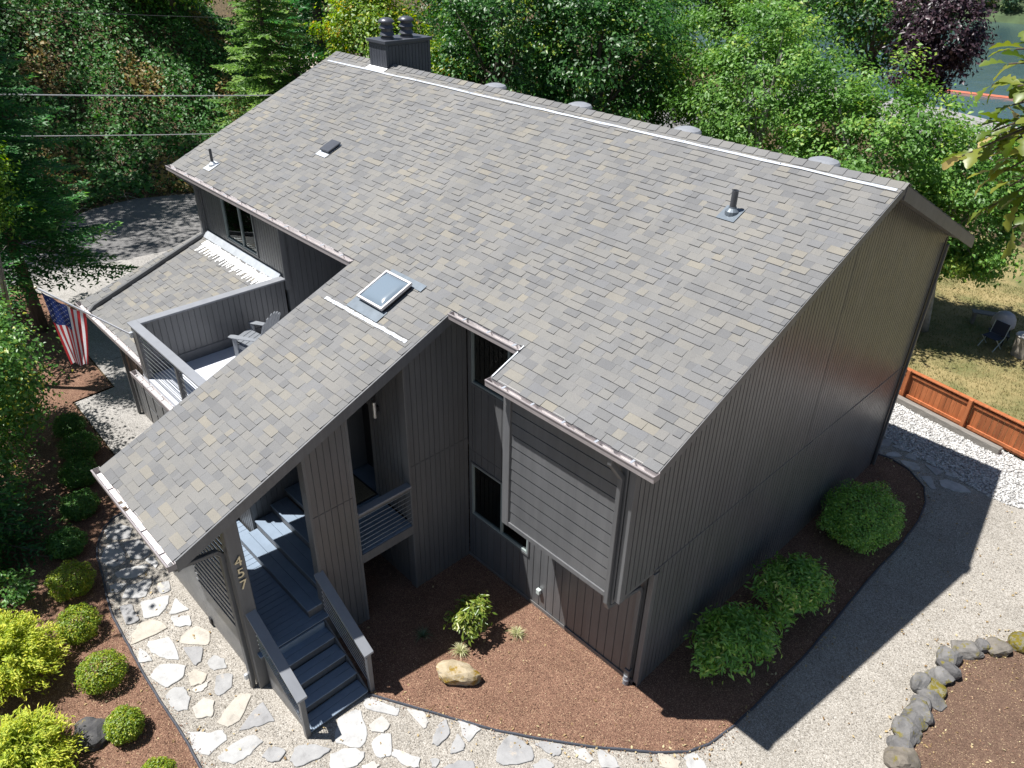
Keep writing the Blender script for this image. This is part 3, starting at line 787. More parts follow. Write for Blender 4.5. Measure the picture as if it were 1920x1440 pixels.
# knee wall with lap siding and the numbered post
laps('knee_wall', (0, -3.87, 0), ux, (0, -1, 0), -7.21, -5.24, 0.06, 1.12, .15)
laps('knee_wall', (0, -3.87, 0), ux, (0, -1, 0), -7.80, -7.215, 0.06, 3.88, .15)
scr = MB().box((-7.215, -3.885, 1.125), (-5.245, -3.80, 1.165)).build('slat_screen', 'trim', house)
z = 1.20
while z < 3.95:
    MB().box((-7.212, -3.872, z), (-5.245, -3.850, z + .092)).build('screen_slat', 'trim', scr)
    z += .165
laps('knee_wall', (0, -3.87, 0), ux, (0, -1, 0), -8.85, -7.805, 0.06, 2.0, .15)
siding('knee_side_wall', (-8.86, 0, 0), uy, (-1, 0, 0), -3.86, -2.42, 0.0, 2.0, .2)
post = part('entry_post', (EX - .19, -3.90, 0.0), (EX, -3.655, zr(-3.9) - TH - .02), 'trim', bevel=.012)
# left upper wall, deck recess
siding('upper_wall', (0, 1.1, 0), ux, (0, -1, 0), -16.0, -11.75, 3.95, zr(1.1) - TH - .02, .125, openings=[(-14.70, -13.05, 4.47, 5.78)])
siding('recess_wall', (-11.76, 0, 0), uy, (1, 0, 0), 1.12, 3.2, 3.0, lambda y: zr(y) - TH - .02, .14)
siding('deck_back_wall', (0, 3.2, 0), ux, (0, -1, 0), -11.75, -7.8, 3.0, zr(3.2) - TH - .02, .2, openings=[(-10.6, -8.8, 3.05, 5.1)])
siding('deck_right_wall', (-7.81, 0, 0), uy, (-1, 0, 0), -2.42, 3.2, 2.9, lambda y: zr(y) - TH - .02, .2)
part('corner_trim', (-11.81, 1.07, 4.0), (-11.735, 1.2, zr(1.1) - TH - .03), 'trim')
part('corner_trim', (-16.02, 1.07, 4.0), (-15.90, 1.2, zr(1.1) - TH - .03), 'trim')
siding('back_wall', (0, 10.85, 0), ux, (0, 1, 0), -15.9, GXP - .12, 0.0, zr(10.85) - TH - .02, .3, boards=False)
siding('left_wall', (-15.95, 0, 0), uy, (-1, 0, 0), 1.1, 10.85, 0.0, lambda y: zr(y) - TH - .02, .3, breaks=(6.0,), boards=False)
siding('garage_left_wall', (-15.75, 0, 0), uy, (-1, 0, 0), -1.94, 1.1, 0.0, lambda y: zg(y) - TH - .02, .2)
GD = (-14.6, -11.6, 0.02, 2.2)
siding('garage_wall', (0, -1.95, 0), ux, (0, -1, 0), -15.75, -8.87, 0.0, 2.70, .2, openings=[GD, (-11.0, -9.4, 0.02, 2.2)])
for a, b_ in ((-14.6, -11.6), (-11.0, -9.4)):
    gd = part('garage_door', (a, -1.93, .02), (b_, -1.89, 2.2), 'trim')
    k = 5 if b_ - a > 2 else 3
    for i in range(k):
        for j in range(4):
            wv = (b_ - a) / k
            MB().box((a + i * wv + .06, -1.945, .07 + j * .54), (a + (i + 1) * wv - .06, -1.931, .52 + j * .54)).build('door_panel', 'trim', gd, bevel=.006)
# floors inside keep the rooms dark
part('upper_floor', (-15.8, 1.25, 2.80), (-.6, 10.7, 2.88), 'room', bevel=0)
part('middle_partition', (-9.2, 3.4, 2.9), (-9.1, 10.6, 6.5), 'room', bevel=0)
part('room_cabinet', (-14.3, 3.0, 2.9), (-12.6, 3.5, 5.3), 'redwood', bevel=.02)
part('room_cabinet', (-4.6, 2.4, .02), (-3.4, 2.9, 1.9), 'room', bevel=.02)

# ---- windows
def window(x0, x1, z0, z1, y, splits, fr='frame', sill=True):
    w_ = MB()
    f = .042
    for a, b_, c, d in ((x0, x1, z0, z0 + f), (x0, x1, z1 - f, z1), (x0, x0 + f, z0 + f, z1 - f), (x1 - f, x1, z0 + f, z1 - f)):
        w_.box((a, y - .012, c), (b_, y + .07, d))
    for q in splits:
        w_.box((q - .025, y - .006, z0 + f), (q + .025, y + .06, z1 - f))
    win = w_.build('window', fr, house)
    edges = [x0 + f] + list(splits) + [x1 - f]
    for a, b_ in zip(edges[:-1], edges[1:]):
        MB().box((a + .004, y + .028, z0 + f), (b_ - .004, y + .034, z1 - f)).build('pane', 'glass', win)
    tr = MB()
    t = .035
    for a, b_, c, d in ((x0 - t, x1 + t, z0 - .05, z0 - .002), (x0 - t, x1 + t, z1 + .002, z1 + t), (x0 - t, x0 - .002, z0 - .002, z1 + .002), (x1 + .002, x1 + t, z0 - .002, z1 + .002)):
        tr.box((a, y - .022, c), (b_, y + .01, d))
    tr.build('casing', 'siding', win)
    return win
window(-4.95, -3.31, 1.24, 2.57, 1.1, [-4.08])
window(-4.93, -3.62, 4.47, 5.95, 1.1, [-3.95])
window(-14.70, -13.05, 4.47, 5.78, 1.1, [-13.78])
window(-10.6, -8.8, 3.05, 5.1, 3.2, [-9.7])

# ---- front door in its recess
dr = part('front_door', (DX0 + .03, .10, 1.76), (DX1 - .10, .15, 3.90), 'dark')
MB().lathe([(.03, 0), (.03, .05)], 10, (DX1 - .2, .06, 2.75)).build('handle', 'steel', dr)
part('door_jamb', (DX1 - .09, -.33, 1.76), (DX1 - .005, .16, 3.94), 'trim')
part('door_jamb', (DX0 - .04, -.30, 1.76), (DX0 + .02, .16, 3.94), 'trim')
part('door_head', (DX0, -.30, 3.90), (DX1, .16, 3.99), 'trim')
sc = MB().box((-5.97, -.42, 4.0), (-5.91, -.345, 4.1)).build('wall_sconce', 'dark', house)
MB().lathe([(.045, -.17), (.045, .17), (.0, .172)], 14, (-5.94, -.43, 4.05)).build('lamp_tube', 'steel', sc)
mt = thing('doormat', 'brown coir doormat in front of the front door', 'doormat', (-6.72, -.62, 1.745), R(0))
MB().box((-.42, -.26, 0), (.42, .26, .018)).build('mat_pile', 'matting', mt, bevel=.004, world=False)
MB().box((-.46, -.30, -.002), (.46, .30, .008)).build('mat_border', 'rubber', mt, world=False)

# ---- porch: stair, landing, steps, balcony floor
stair = part('stair', (-4.93, -3.72, 0.0), (-4.90, -2.57, .86), 'deck', bevel=0)
TX = [-3.66, -3.98, -4.30, -4.62, -4.94]
TZ = [0.10, 0.30, 0.50, 0.70, 0.90]
for i in range(4):
    xa, xb = TX[i], TX[i + 1]
    wv = (xa - xb) / 2
    for k in range(2):
        MB().box((xa - (k + 1) * wv + .003, -3.735, TZ[i] - .025), (xa - k * wv - .003 + (.02 if k == 0 else 0), -2.555, TZ[i])).build('tread_board', 'deck', stair, bevel=.004)
    MB().box((xa - .035, -3.73, TZ[i] - .20 if i else 0), (xa - .015, -2.56, TZ[i] - .026)).build('riser', 'trim', stair)
MB().box((TX[4] - .035, -3.73, .70), (TX[4] - .015, -2.56, .874)).build('riser', 'trim', stair)
MB().prism([(-3.68, -3.745, 0), (-3.68, -3.745, .08), (-4.96, -3.745, .88), (-4.96, -3.745, 0)], (0, .025, 0)).build('stringer', 'trim', stair)
MB().prism([(-3.68, -2.55, 0), (-3.68, -2.55, .08), (-4.96, -2.55, .88), (-4.96, -2.55, 0)], (0, .025, 0)).build('stringer', 'trim', stair)
landing = part('landing', (-8.78, -3.80, .78), (-4.96, -2.45, .87), 'trim', bevel=0)
x = -4.93
while x > -8.75:
    MB().box((max(x - .137, -8.78), -3.82, .875), (x, -2.44, .90)).build('deck_board', 'deck', landing, bevel=.004)
    x -= .143
steps = part('porch_steps', (-7.70, -2.35, .88), (-5.25, -1.60, 1.05), 'trim', bevel=0)
for i, (ya, yb, z) in enumerate(((-2.74, -2.36, 1.11), (-2.36, -1.98, 1.32), (-1.98, -1.62, 1.53))):
    wv = (yb - ya) / 2
    for k in range(2):
        MB().box((-7.71, ya + k * wv + (.003 if k else -.02), z - .028), (-5.10 if i == 0 else -5.22, ya + (k + 1) * wv - .003, z)).build('tread_board', 'deck', steps, bevel=.004)
    MB().box((-7.71, ya, z - .21), (-5.115 if i == 0 else -5.23, ya + .022, z - .029)).build('riser', 'trim', steps)
    MB().box((-5.14 if i == 0 else -5.25, ya + .023, z - .21), (-5.12 if i == 0 else -5.23, yb, z - .029)).build('step_side', 'trim', steps)
porch = part('porch_floor', (-7.71, -1.62, 1.60), (-5.07, -.35, 1.71), 'trim', bevel=0)
y = -1.64
while y < -.36:
    MB().box((-7.71, y, 1.715), (-5.06, min(y + .137, -.35), 1.742)).build('deck_board', 'deck', porch, bevel=.004)
    y += .143
part('porch_recess_floor', (DX0, -.35, 1.62), (DX1, .2, 1.742), 'deck')
part('balcony_beam', (-5.12, -1.545, 1.52), (-5.035, -.372, 1.735), 'trim')

def cables(parent, A, B, n_, z0, z1, r=.006, slope=0.0):
    """n_ wires between two posts; A, B are (x, y, zbase)"""
    for i in range(n_):
        f = z0 + (z1 - z0) * i / (n_ - 1)
        MB().tube([(A[0], A[1], A[2] + f), (B[0], B[1], B[2] + f)], r, 6).build('cable', 'cable', parent)
        for P in (A, B):
            MB().lathe([(.011, -.011), (.011, .011)], 8, (P[0], P[1], P[2] + f)).build('cable_fitting', 'cable', parent)

def rail(name, A, B, capw, n_, zlow=.12, ztop=.86, posts=True, pz=0.0, hgt=.98):
    A, B = Vector(A), Vector(B)
    d = (B - A)
    hd = Vector((d.x, d.y, 0)).normalized()
    sd = Vector((-hd.y, hd.x, 0)) * capw / 2
    up = Vector((0, 0, 1))
    a0, b0 = A + up * hgt - hd * .05, B + up * hgt + hd * .02
    r_ = MB().prism([a0 - sd, a0 + sd, b0 + sd, b0 - sd], up * .045).build(name, 'railcap', house, bevel=.005)
    return r_
# stair rails: cap, end post, wires
for yy, nm in ((-3.765, 0), (-2.46, 1)):
    A, B = (-3.66, yy, .02), (-5.04, yy, .90)
    r_ = rail('stair_rail', A, B, .185, 8)
    MB().box((-3.72, yy - .045, 0.0), (-3.63, yy + .045, 1.0)).build('rail_post', 'trim', r_, bevel=.006)
    MB().prism([(-3.72, yy - .02, .955), (-5.04, yy - .02, 1.80), (-5.04, yy - .02, 1.86), (-3.72, yy - .02, 1.01)], (0, .04, 0)).build('under_rail', 'trim', r_)
    cables(r_, (-3.70, yy, .02), (-5.03, yy, .90), 8, .12, .86, .005)
# balcony rail between panel and pier
br_ = MB().box((-5.15, -1.545, 2.72), (-4.99, -.375, 2.765)).build('balcony_rail', 'railcap', house, bevel=.005)
MB().box((-5.09, -1.545, 2.62), (-5.05, -.375, 2.719)).build('under_rail', 'trim', br_)
cables(br_, (-5.07, -1.56, 1.74), (-5.07, -.36, 1.74), 8, .09, .84, .006)

# ---- house number on the post
for ch, yy, zz in (('4', -3.845, 3.01), ('5', -3.845, 2.76), ('7', -3.845, 2.50)):
    cu = bpy.data.curves.new('digit', 'FONT')
    cu.body = ch
    cu.size = .27
    cu.extrude = .008
    ob = bpy.data.objects.new('digit_text', cu)
    C.objects.link(ob)
    dg = bpy.context.evaluated_depsgraph_get()
    me = bpy.data.meshes.new_from_object(ob.evaluated_get(dg))
    bpy.data.objects.remove(ob)
    me.materials.clear()
    me.materials.append(M['brass'])
    me.transform(Matrix.Translation((EX + .016, yy, zz)) @ Matrix.Rotation(R(90), 4, 'Z') @ Matrix.Rotation(R(90), 4, 'X'))
    link('digit', me, post)

# ---- upper deck: floor, parapet, rail
DZ = 3.0
part('deck_floor', (-11.78, -2.46, DZ - .12), (-7.83, 3.15, DZ), 'deckfloor', bevel=0)
part('deck_edge', (-11.95, -2.56, DZ - .26), (-7.83, -2.465, DZ - .005), 'deckfloor')
par = siding('parapet', (-11.80, 0, 0), uy, (1, 0, 0), -2.42, 1.06, 3.24, 4.25, .135, back=.13)
part('parapet_base', (-11.90, -2.42, 2.9), (-11.785, 1.06, 3.235), 'trim')
part('parapet_outer', (-11.94, -2.44, 2.95), (-11.932, 1.06, 4.25), 'trim', bevel=0)
part('parapet_cap', (-11.965, -2.40, 4.252), (-11.73, 1.075, 4.297), 'railcap')
dk = MB().box((-11.965, -2.60, 4.252), (-7.90, -2.402, 4.297)).build('deck_rail', 'railcap', house, bevel=.005)
for xx in (-11.85, -9.72, -8.0):
    MB().box((xx - .05, -2.555, DZ - .02), (xx + .05, -2.455, 4.25)).build('rail_post', 'trim', dk, bevel=.006)
MB().box((-11.90, -2.565, DZ - .02), (-11.62, -2.445, 4.25)).build('rail_post', 'trim', dk, bevel=.006)
cables(dk, (-11.62, -2.505, DZ), (-9.78, -2.505, DZ), 9, .12, 1.15, .007)
cables(dk, (-9.67, -2.505, DZ), (-8.05, -2.505, DZ), 9, .12, 1.15, .007)

# ---- gutters and downspouts
def gutter(x0, x1, y, z, depth=.13, ht=.11, step=.71, first=.35):
    t = .006
    mb = MB()
    mb.box((x0, y - depth, z - ht), (x1, y - depth + t, z), 0)
    mb.box((x0, y - depth - .012, z - .012), (x1, y - depth + .014, z + .004), 0)
    mb.box((x0, y - depth + t + .0005, z - ht), (x1, y - .001, z - ht + t), 1)
    mb.box((x0, y - t, z - ht + t), (x1, y - .0015, z + .01), 1)
    mb.box((x0 - t, y - depth, z - ht), (x0 - .0005, y, z), 0)
    mb.box((x1 + .0005, y - depth, z - ht), (x1 + t, y, z), 0)
    g_ = mb.build('gutter', ['gutter', 'gutterin'], house)
    x = x0 + first
    while x < x1 - .05:
        MB().box((x - .018, y - depth + .008, z - .010), (x + .018, y - .008, z - .002)).build('hanger', 'flash', g_)
        x += step
    for _ in range(2):
        xx = rnd.uniform(x0 + .05, x1 - .1)
        MB().box((xx, y - depth + .02, z - ht + .0065), (xx + rnd.uniform(.05, .18), y - .03, z - ht + .02 + rnd.uniform(0, .015))).build('debris', 'twig', g_)
    return g_
gutter(-3.20, .03, -.004, zr(0) - .005, step=.62)
gutter(-4.88, -3.16, .666, zr(.667) - .005, step=.6)
gutter(-7.92, -4.86, -4.702, zr(-4.7) - .005, step=.68, first=.55)
gutter(-16.42, -7.87, .663, zr(.667) - .005)
gutter(GX0 - .04, -11.98, GY0 - .004, zg(GY0) - .005)
gutter(-12.40, -7.95, -2.565, DZ - .10, step=.55)
def downspout(path, w_=.042):
    MB().tube(path, w_ * 1.35, 4, rot=math.pi / 4).build('downspout', 'downspout', house, bevel=.008)
downspout([(-.72, -.06, zr(0) - .10), (-.72, -.06, zr(0) - .25), (-.63, .095, zr(0) - .52), (-.63, .095, 2.83), (-.63, .14, 2.70), (-.63, .98, 2.50), (-.63, 1.03, 2.38), (-.63, 1.03, .42)])
b_ = part('drain_riser', (-.685, .975, .22), (-.575, 1.075, .40), 'downspout')
MB().lathe([(.055, -.01), (.055, .10), (.062, .10), (.062, .14), (.052, .15), (.052, .24)], 14, (-.63, 1.0, .0)).build('drain_pipe', 'railcap', house)
downspout([(-5.0, -4.76, zr(-4.7) - .10), (-5.0, -4.70, zr(-4.7) - .22), (-5.13, -4.05, 3.42), (-5.20, -3.955, 3.25), (-5.20, -3.955, .30), (-5.20, -3.97, .0)])
part('drain_clip', (-5.28, -4.06, .22), (-5.22, -4.0, .34), 'flash')
downspout([(-15.98, .60, zr(.667) - .10), (-15.98, .66, zr(.667) - .2), (-15.98, 1.02, 5.6), (-15.98, 1.02, 4.40), (-15.95, .96, zg(.96) + .07), (-15.52, -2.28, zg(-2.28) + .07), (-15.5, -2.44, zg(-2.4) - .02)], .05)
downspout([(-15.40, -2.46, zg(-2.4) - .1), (-15.40, -2.42, 2.9), (-15.30, -2.02, 2.55), (-15.30, -2.02, .03)])
downspout([(GXP + .06, 10.80, zr(10.85) - .3), (GXP + .06, 10.80, .03)], .03)
downspout([(-12.30, -2.62, DZ - .2), (-12.30, -2.55, 2.6), (-12.30, -2.02, 2.3), (-12.30, -2.02, .03)])

# ---- white sealant smeared along the foot of the upper wall
sm = MB()
x = -15.55
while x < -12.05:
    a, b2 = rnd.uniform(.18, .36), rnd.uniform(.45, .62)
    wv = rnd.uniform(.05, .09)
    y0_, y1_ = 1.06 - a * .55, 1.06 - b2
    sk = rnd.uniform(-.08, .02)
    sm.poly([(x, y0_, zg(y0_) + .024), (x + wv, y0_, zg(y0_) + .024), (x + wv + sk, y1_, zg(y1_) + .022), (x + sk + .03, y1_, zg(y1_) + .022)], [(0, 1, 2, 3)])
    x += rnd.uniform(.06, .13)
sm.poly([(-15.6, .72, zg(.72) + .026), (-12.0, .70, zg(.70) + .026), (-12.0, .86, zg(.86) + .026), (-15.6, .90, zg(.90) + .026)], [(0, 1, 2, 3)])
sm.build('sealant_smear', 'whitesmear', groof)
MB().prism([(-15.9, 1.075, 4.36), (-15.9, .93, zg(.93) + .03), (-15.9, .93, zg(.93) + .025), (-15.9, 1.085, zg(1.08) + .02)], (3.95, 0, 0)).build('wall_flashing', 'flash', groof)

# ---- skylight
SKX0, SKX1, SKY0, SKY1 = -6.79, -6.03, 0.0, 0.70
def onroof(x, y, hgt):
    return (x, y - SS * hgt * .85, zr(y) + hgt * .92)
skl = MB().prism([onroof(SKX0 - .12, SKY0 - .20, .026), onroof(SKX1 + .06, SKY0 - .20, .026), onroof(SKX1 + .06, SKY0 + .05, .026), onroof(SKX0 - .12, SKY0 + .05, .026)], (0, 0, .004)).build('skylight', 'darkflash', house)
MB().prism([onroof(SKX0 - .05, SKY1 - .02, .026), onroof(SKX1 + .22, SKY1 - .02, .026), onroof(SKX1 + .22, SKY1 + .13, .026), onroof(SKX0 - .05, SKY1 + .13, .026)], (0, 0, .004)).build('flashing', 'darkflash', skl)
k = MB()
def rim(x0, x1, y0, y1, h0, h1):
    k.poly([onroof(x0, y0, h0), onroof(x1, y0, h0), onroof(x1, y1, h0), onroof(x0, y1, h0), onroof(x0, y0, h1), onroof(x1, y0, h1), onroof(x1, y1, h1), onroof(x0, y1, h1)], BOXF)
f = .035
rim(SKX0 + .03, SKX1 - .03, SKY0 + .03, SKY1 - .03, .0, .09)
k.build('kerb', 'black', skl)
k = MB()
rim(SKX0, SKX1, SKY0, SKY0 + f, .085, .14); rim(SKX0, SKX1, SKY1 - f, SKY1, .085, .14)
rim(SKX0, SKX0 + f, SKY0 + f, SKY1 - f, .085, .14); rim(SKX1 - f, SKX1, SKY0 + f, SKY1 - f, .085, .14)
k.build('frame', 'gutterin', skl)
k = MB()
n_ = 16
pts = []
for i in range(n_ + 1):
    for j in range(n_ + 1):
        a, c = i / n_, j / n_
        bul = (1 - (2 * a - 1) ** 4) * (1 - (2 * c - 1) ** 4)
        pts.append(onroof(SKX0 + f + (SKX1 - SKX0 - 2 * f) * a, SKY0 + f + (SKY1 - SKY0 - 2 * f) * c, .112 + .075 * bul ** .7))
k.poly(pts, [(i * (n_ + 1) + j, (i + 1) * (n_ + 1) + j, (i + 1) * (n_ + 1) + j + 1, i * (n_ + 1) + j + 1) for i in range(n_) for j in range(n_)])
k.build('dome', 'dome', skl, smooth=True)

# ---- roof vents
def pipe(x, y, r, hgt, fm):
    v = MB().lathe([(r, -.1), (r, hgt), (r * .8, hgt), (r * .8, hgt - .05)], 14, (x, y, zr(y))).build('vent_pipe', 'flue', house)
    a, b2 = .17, .20
    MB().prism([(x - a, y - b2, zr(y - b2) + .023), (x + a, y - b2, zr(y - b2) + .023), (x + a, y + b2 * .6, zr(y + b2 * .6) + .023), (x - a, y + b2 * .6, zr(y + b2 * .6) + .023)], (0, 0, .004)).build('flashing', fm, v)
    MB().lathe([(r + .07, -.06), (r + .06, .05), (r + .012, .10), (r + .01, .12)], 14, (x, y, zr(y))).build('boot', fm, v)
pipe(-14.89, 1.15, .035, .42, 'flash')
pipe(-2.08, 4.43, .055, .40, 'darkflash')
bx = MB()
x0, y0 = -11.97, 2.84
for (a, h0, h1) in ((.16, .02, .06), (.19, .06, .10)):
    P_ = [(x0 - a, y0 - a), (x0 + a, y0 - a), (x0 + a, y0 + a), (x0 - a, y0 + a)]
    bx.poly([(p, q, zr(q) + h0) for p, q in P_] + [(p, q, zr(q) + h1) for p, q in P_], BOXF)
    bx.poly
bv = bx.build('box_vent', 'flue', house, bevel=.012)
MB().prism([(x0 - .22, y0 - .3, zr(y0 - .3) + .023), (x0 + .2, y0 - .3, zr(y0 - .3) + .023), (x0 + .2, y0 + .2, zr(y0 + .2) + .023), (x0 - .22, y0 + .2, zr(y0 + .2) + .023)], (0, 0, .004)).build('flashing', 'flash', bv)
for xx in (-10.25, -7.47, -4.58, -1.67):
    MB().lathe([(.24, -.02), (.24, .09), (.29, .09), (.29, .12), (.26, .165), (.16, .20), (.0, .21)], 18, (xx, 6.58, zr(6.58))).build('dome_vent', 'railcap', house, smooth=False)

# ---- chimney
CX0, CX1, CY0, CY1, CZ = -14.36, -13.60, 5.78, 7.26, 8.93
ch = MB().box((CX0 + .02, CY0 + .02, 7.6), (CX1 - .02, CY1 - .02, CZ)).build('chimney', 'chim', house)
y = CY0 + .09
while y < CY1 - .09:
    y1_ = min(y + .11, CY1 - .09)
    MB().box((CX1 - .021, y + .006, 7.8), (CX1 - .004, y1_ - .006, CZ - .06)).build('chase_board', 'chim', ch)
    y = y1_
x = CX0 + .09
while x < CX1 - .09:
    x1 = min(x + .12, CX1 - .09)
    MB().box((x + .006, CY0 + .004, 8.1), (x1 - .006, CY0 + .021, CZ - .06)).build('chase_board', 'chim', ch)
    x = x1
for (a, b_) in ((CX0, CY0), (CX1 - .085, CY0), (CX1 - .085, CY1 - .085)):
    MB().box((a, b_, 7.7), (a + .085, b_ + .085, CZ - .003)).build('corner_trim', 'chim', ch)
MB().box((CX0, CY0 - .004, CZ - .085), (CX1 + .004, CY0 + .018, CZ - .004)).build('frieze', 'chim', ch)
MB().box((CX0 - .05, CY0 - .05, CZ), (CX1 + .05, CY1 + .05, CZ + .075)).build('cap', 'chim', ch, bevel=.006)
MB().prism([(CX0 - .05, CY0 - .16, zr(CY0 - .16) + .024), (CX1 + .02, CY0 - .16, zr(CY0 - .16) + .024), (CX1 + .02, CY0 + .02, zr(CY0) + .03), (CX0 - .05, CY0 + .02, zr(CY0) + .03)], (0, 0, .006)).build('flashing', 'whitesmear', ch)
for fy in (6.08, 6.72):
    fl = MB().lathe([(.175, 0), (.175, .05), (.150, .06), (.150, .40)], 22, (-13.93, fy, CZ + .072)).build('flue', 'flue', ch, smooth=False)
    for zz in (.10, .27):
        MB().lathe([(.205, zz), (.155, zz + .085), (.150, zz + .085), (.197, zz - .005)], 22, (-13.93, fy, CZ + .072)).build('skirt', 'flue', fl)
    MB().lathe([(.20, .40), (.215, .405), (.212, .44), (.16, .49), (.08, .515), (.0, .52)], 22, (-13.93, fy, CZ + .072)).build('cap', 'flue', fl, smooth=True)

# ---- hose box on the window wall
hb = part('wall_box', (-2.98, 1.02, .47), (-2.89, 1.09, .59), 'vinyl')
part('vent_slot', (-7.05, -3.905, .05), (-6.95, -3.872, .22), 'black')

# ================================================================= THE SITE
rs = np.random.default_rng(11)
def interp(y, tab):
    ys = [a[1] for a in tab]; xs = [a[0] for a in tab]
    return float(np.interp(y, ys, xs))
FAR = [(-29.0, -40), (-29.2, -8), (-30.2, -1.7), (-33.2, 2.4), (-33.6, 4.7), (-32.5, 7.4), (-31.5, 14), (-30, 24), (-28, 60)]
NEAR = [(-25.2, -40), (-25.8, -8), (-26.6, -2.5), (-26.8, -.7), (-26.5, 1.1), (-26.1, 3.0), (-25.9, 5), (-25.2, 14), (-24, 24), (-22, 60)]

def smooth(a, b, x):
    t = max(0.0, min(1.0, (x - a) / (b - a)))
    return t * t * (3 - 2 * t)
def ground_z(x, y):
    z = 0.0
    z -= 24.5 * smooth(24, 190, y + .25 * x)            # falls to the river behind
    return z
xs = list(np.linspace(-34, 14, 49)) + list(np.linspace(16, 260, 24))
xs = list(np.linspace(-420, -36, 30)) + xs
ys = list(np.linspace(-120, -14, 16)) + list(np.linspace(-12, 30, 43)) + list(np.linspace(34, 420, 50))
V, F = [], []
for j, y in enumerate(ys):
    for i, x in enumerate(xs):
        V.append((x, y, ground_z(x, y) - .03))
nx = len(xs)
for j in range(len(ys) - 1):
    for i in range(nx - 1):
        F.append((j * nx + i, j * nx + i + 1, (j + 1) * nx + i + 1, (j + 1) * nx + i))
me = bpy.data.meshes.new('ground')
me.from_pydata(V, [], F)
tag(link('ground', me, None, 'soil'), kind='structure')

# hillside beyond the road
def hill_z(x, y):
    ex = interp(y, FAR)
    t = ex - x
    if t <= 0: return -.02
    amp = 1.0 - .82 * smooth(9, 22, y)
    z = amp * (13.5 * smooth(-2, 25, t) + .10 * t - 13.5 * smooth(-2, 25, 0))
    z += .28 * math.sin(x * 1.3 + y * .7) * math.sin(y * 1.1 - x * .4) * min(1, t / 3) + .15 * math.sin(x * 3.1) * math.sin(y * 2.7) * min(1, t / 2)
    return z
V, F = [], []
tt = [0, .3, .7] + list(np.linspace(1.2, 34, 48)) + [60, 120]
yy = list(np.linspace(-45, 58, 130))
for y in yy:
    for t in tt:
        x = interp(y, FAR) - t
        V.append((x, y, hill_z(x, y)))
k = len(tt)
for j in range(len(yy) - 1):
    for i in range(k - 1):
        F.append((j * k + i, (j + 1) * k + i, (j + 1) * k + i + 1, j * k + i + 1))
me = bpy.data.meshes.new('hillside')
me.from_pydata(V, [], F)
me.polygons.foreach_set('use_smooth', [True] * len(me.polygons))
tag(link('hillside', me, None, 'soil'), kind='structure')

# road, driveway, path, beds, lawn
V = [(interp(y, NEAR), y, -.012) for y in np.linspace(-40, 60, 90)] + [(interp(y, FAR), y, -.012) for y in np.linspace(60, -40, 90)]
sheet('road', [(a, b2) for a, b2, c in V], -.012, 'road')
DRV = [(-26.9, -1.9), (-25.7, -1.75), (-23.2, -.96), (-20.7, -1.88), (-17.15, -2.02), (-17.04, -3.15), (-13.9, -3.22), (-11.9, -3.0), (-11.2, -1.6), (-16.0, -1.6), (-16.0, 8.0), (-25.6, 8.0), (-26.4, 2), (-27.0, -.7)]
drv = sheet('driveway', DRV, -.006, 'drive')
for (a, b2, c, d) in ((-17.2, -2.02, -15.4, -1.9), ):
    MB().box((-18.8, -2.0, -.0055), (-18.78, 6.5, -.0045)).build('control_joint', 'rubber', drv)
PATH = [(-12.2, -3.6), (-11.6, -4.3), (-10.8, -4.95), (-9.0, -5.4), (-3.7, -5.6), (-2, -12), (30, -12), (30, 11.2), (5, 13.0), (2.86, 11.9), (-1.0, 12.4), (-3, 12.4), (-3, 9), (-.6, 9), (-.6, 1.2), (-5.0, -2.5), (-8.8, -3.8)]
path = sheet('gravel_path', PATH, -.003, 'path')
LB = [(a, b2) for a, b2 in EDGE_LEFT] + [(-3.0, -9.0), (-3.0, -16), (-25.6, -16), (-26.2, -3.0), (-25.7, -1.80), (-23.2, -1.01), (-20.7, -1.93), (-17.2, -2.07), (-17.09, -3.20), (-13.9, -3.27), (-11.9, -3.05), (-11.2, -2.0), (-8.9, -2.0), (-8.9, -3.7)]
sheet('garden_bed', LB, .012, 'mulch')
RB = [(a, b2) for a, b2 in EDGE_RIGHT] + [(-.6, 10.5), (-.7, 1.3), (-5.3, 1.3), (-7.6, 0), (-7.6, -2.4), (-5.2, -2.4), (-4.9, -2.52)]
sheet('garden_bed', RB, .010, 'mulch')
BR = BEDR + [(5.5, 9.4), (9, 11), (14, 8), (14, -2), (3.9, -2), (3.9, 1.8)]
sheet('garden_bed', BR, .014, 'brownbed')
ST = STRIP_NEAR + [(4.3, 12.6), (6.0, 12.6), (6.0, 13.2), (-3.5, 15.0), (-3.5, 12.3)]
sheet('rock_strip', ST, .002, 'strip')
LW = [(-7, 14.9), (-3.5, 15.05), (6.2, 13.2), (16, 11), (20, 26), (4, 30), (-14, 32), (-16, 22)]
sheet('lawn', LW, -.008, 'lawn')

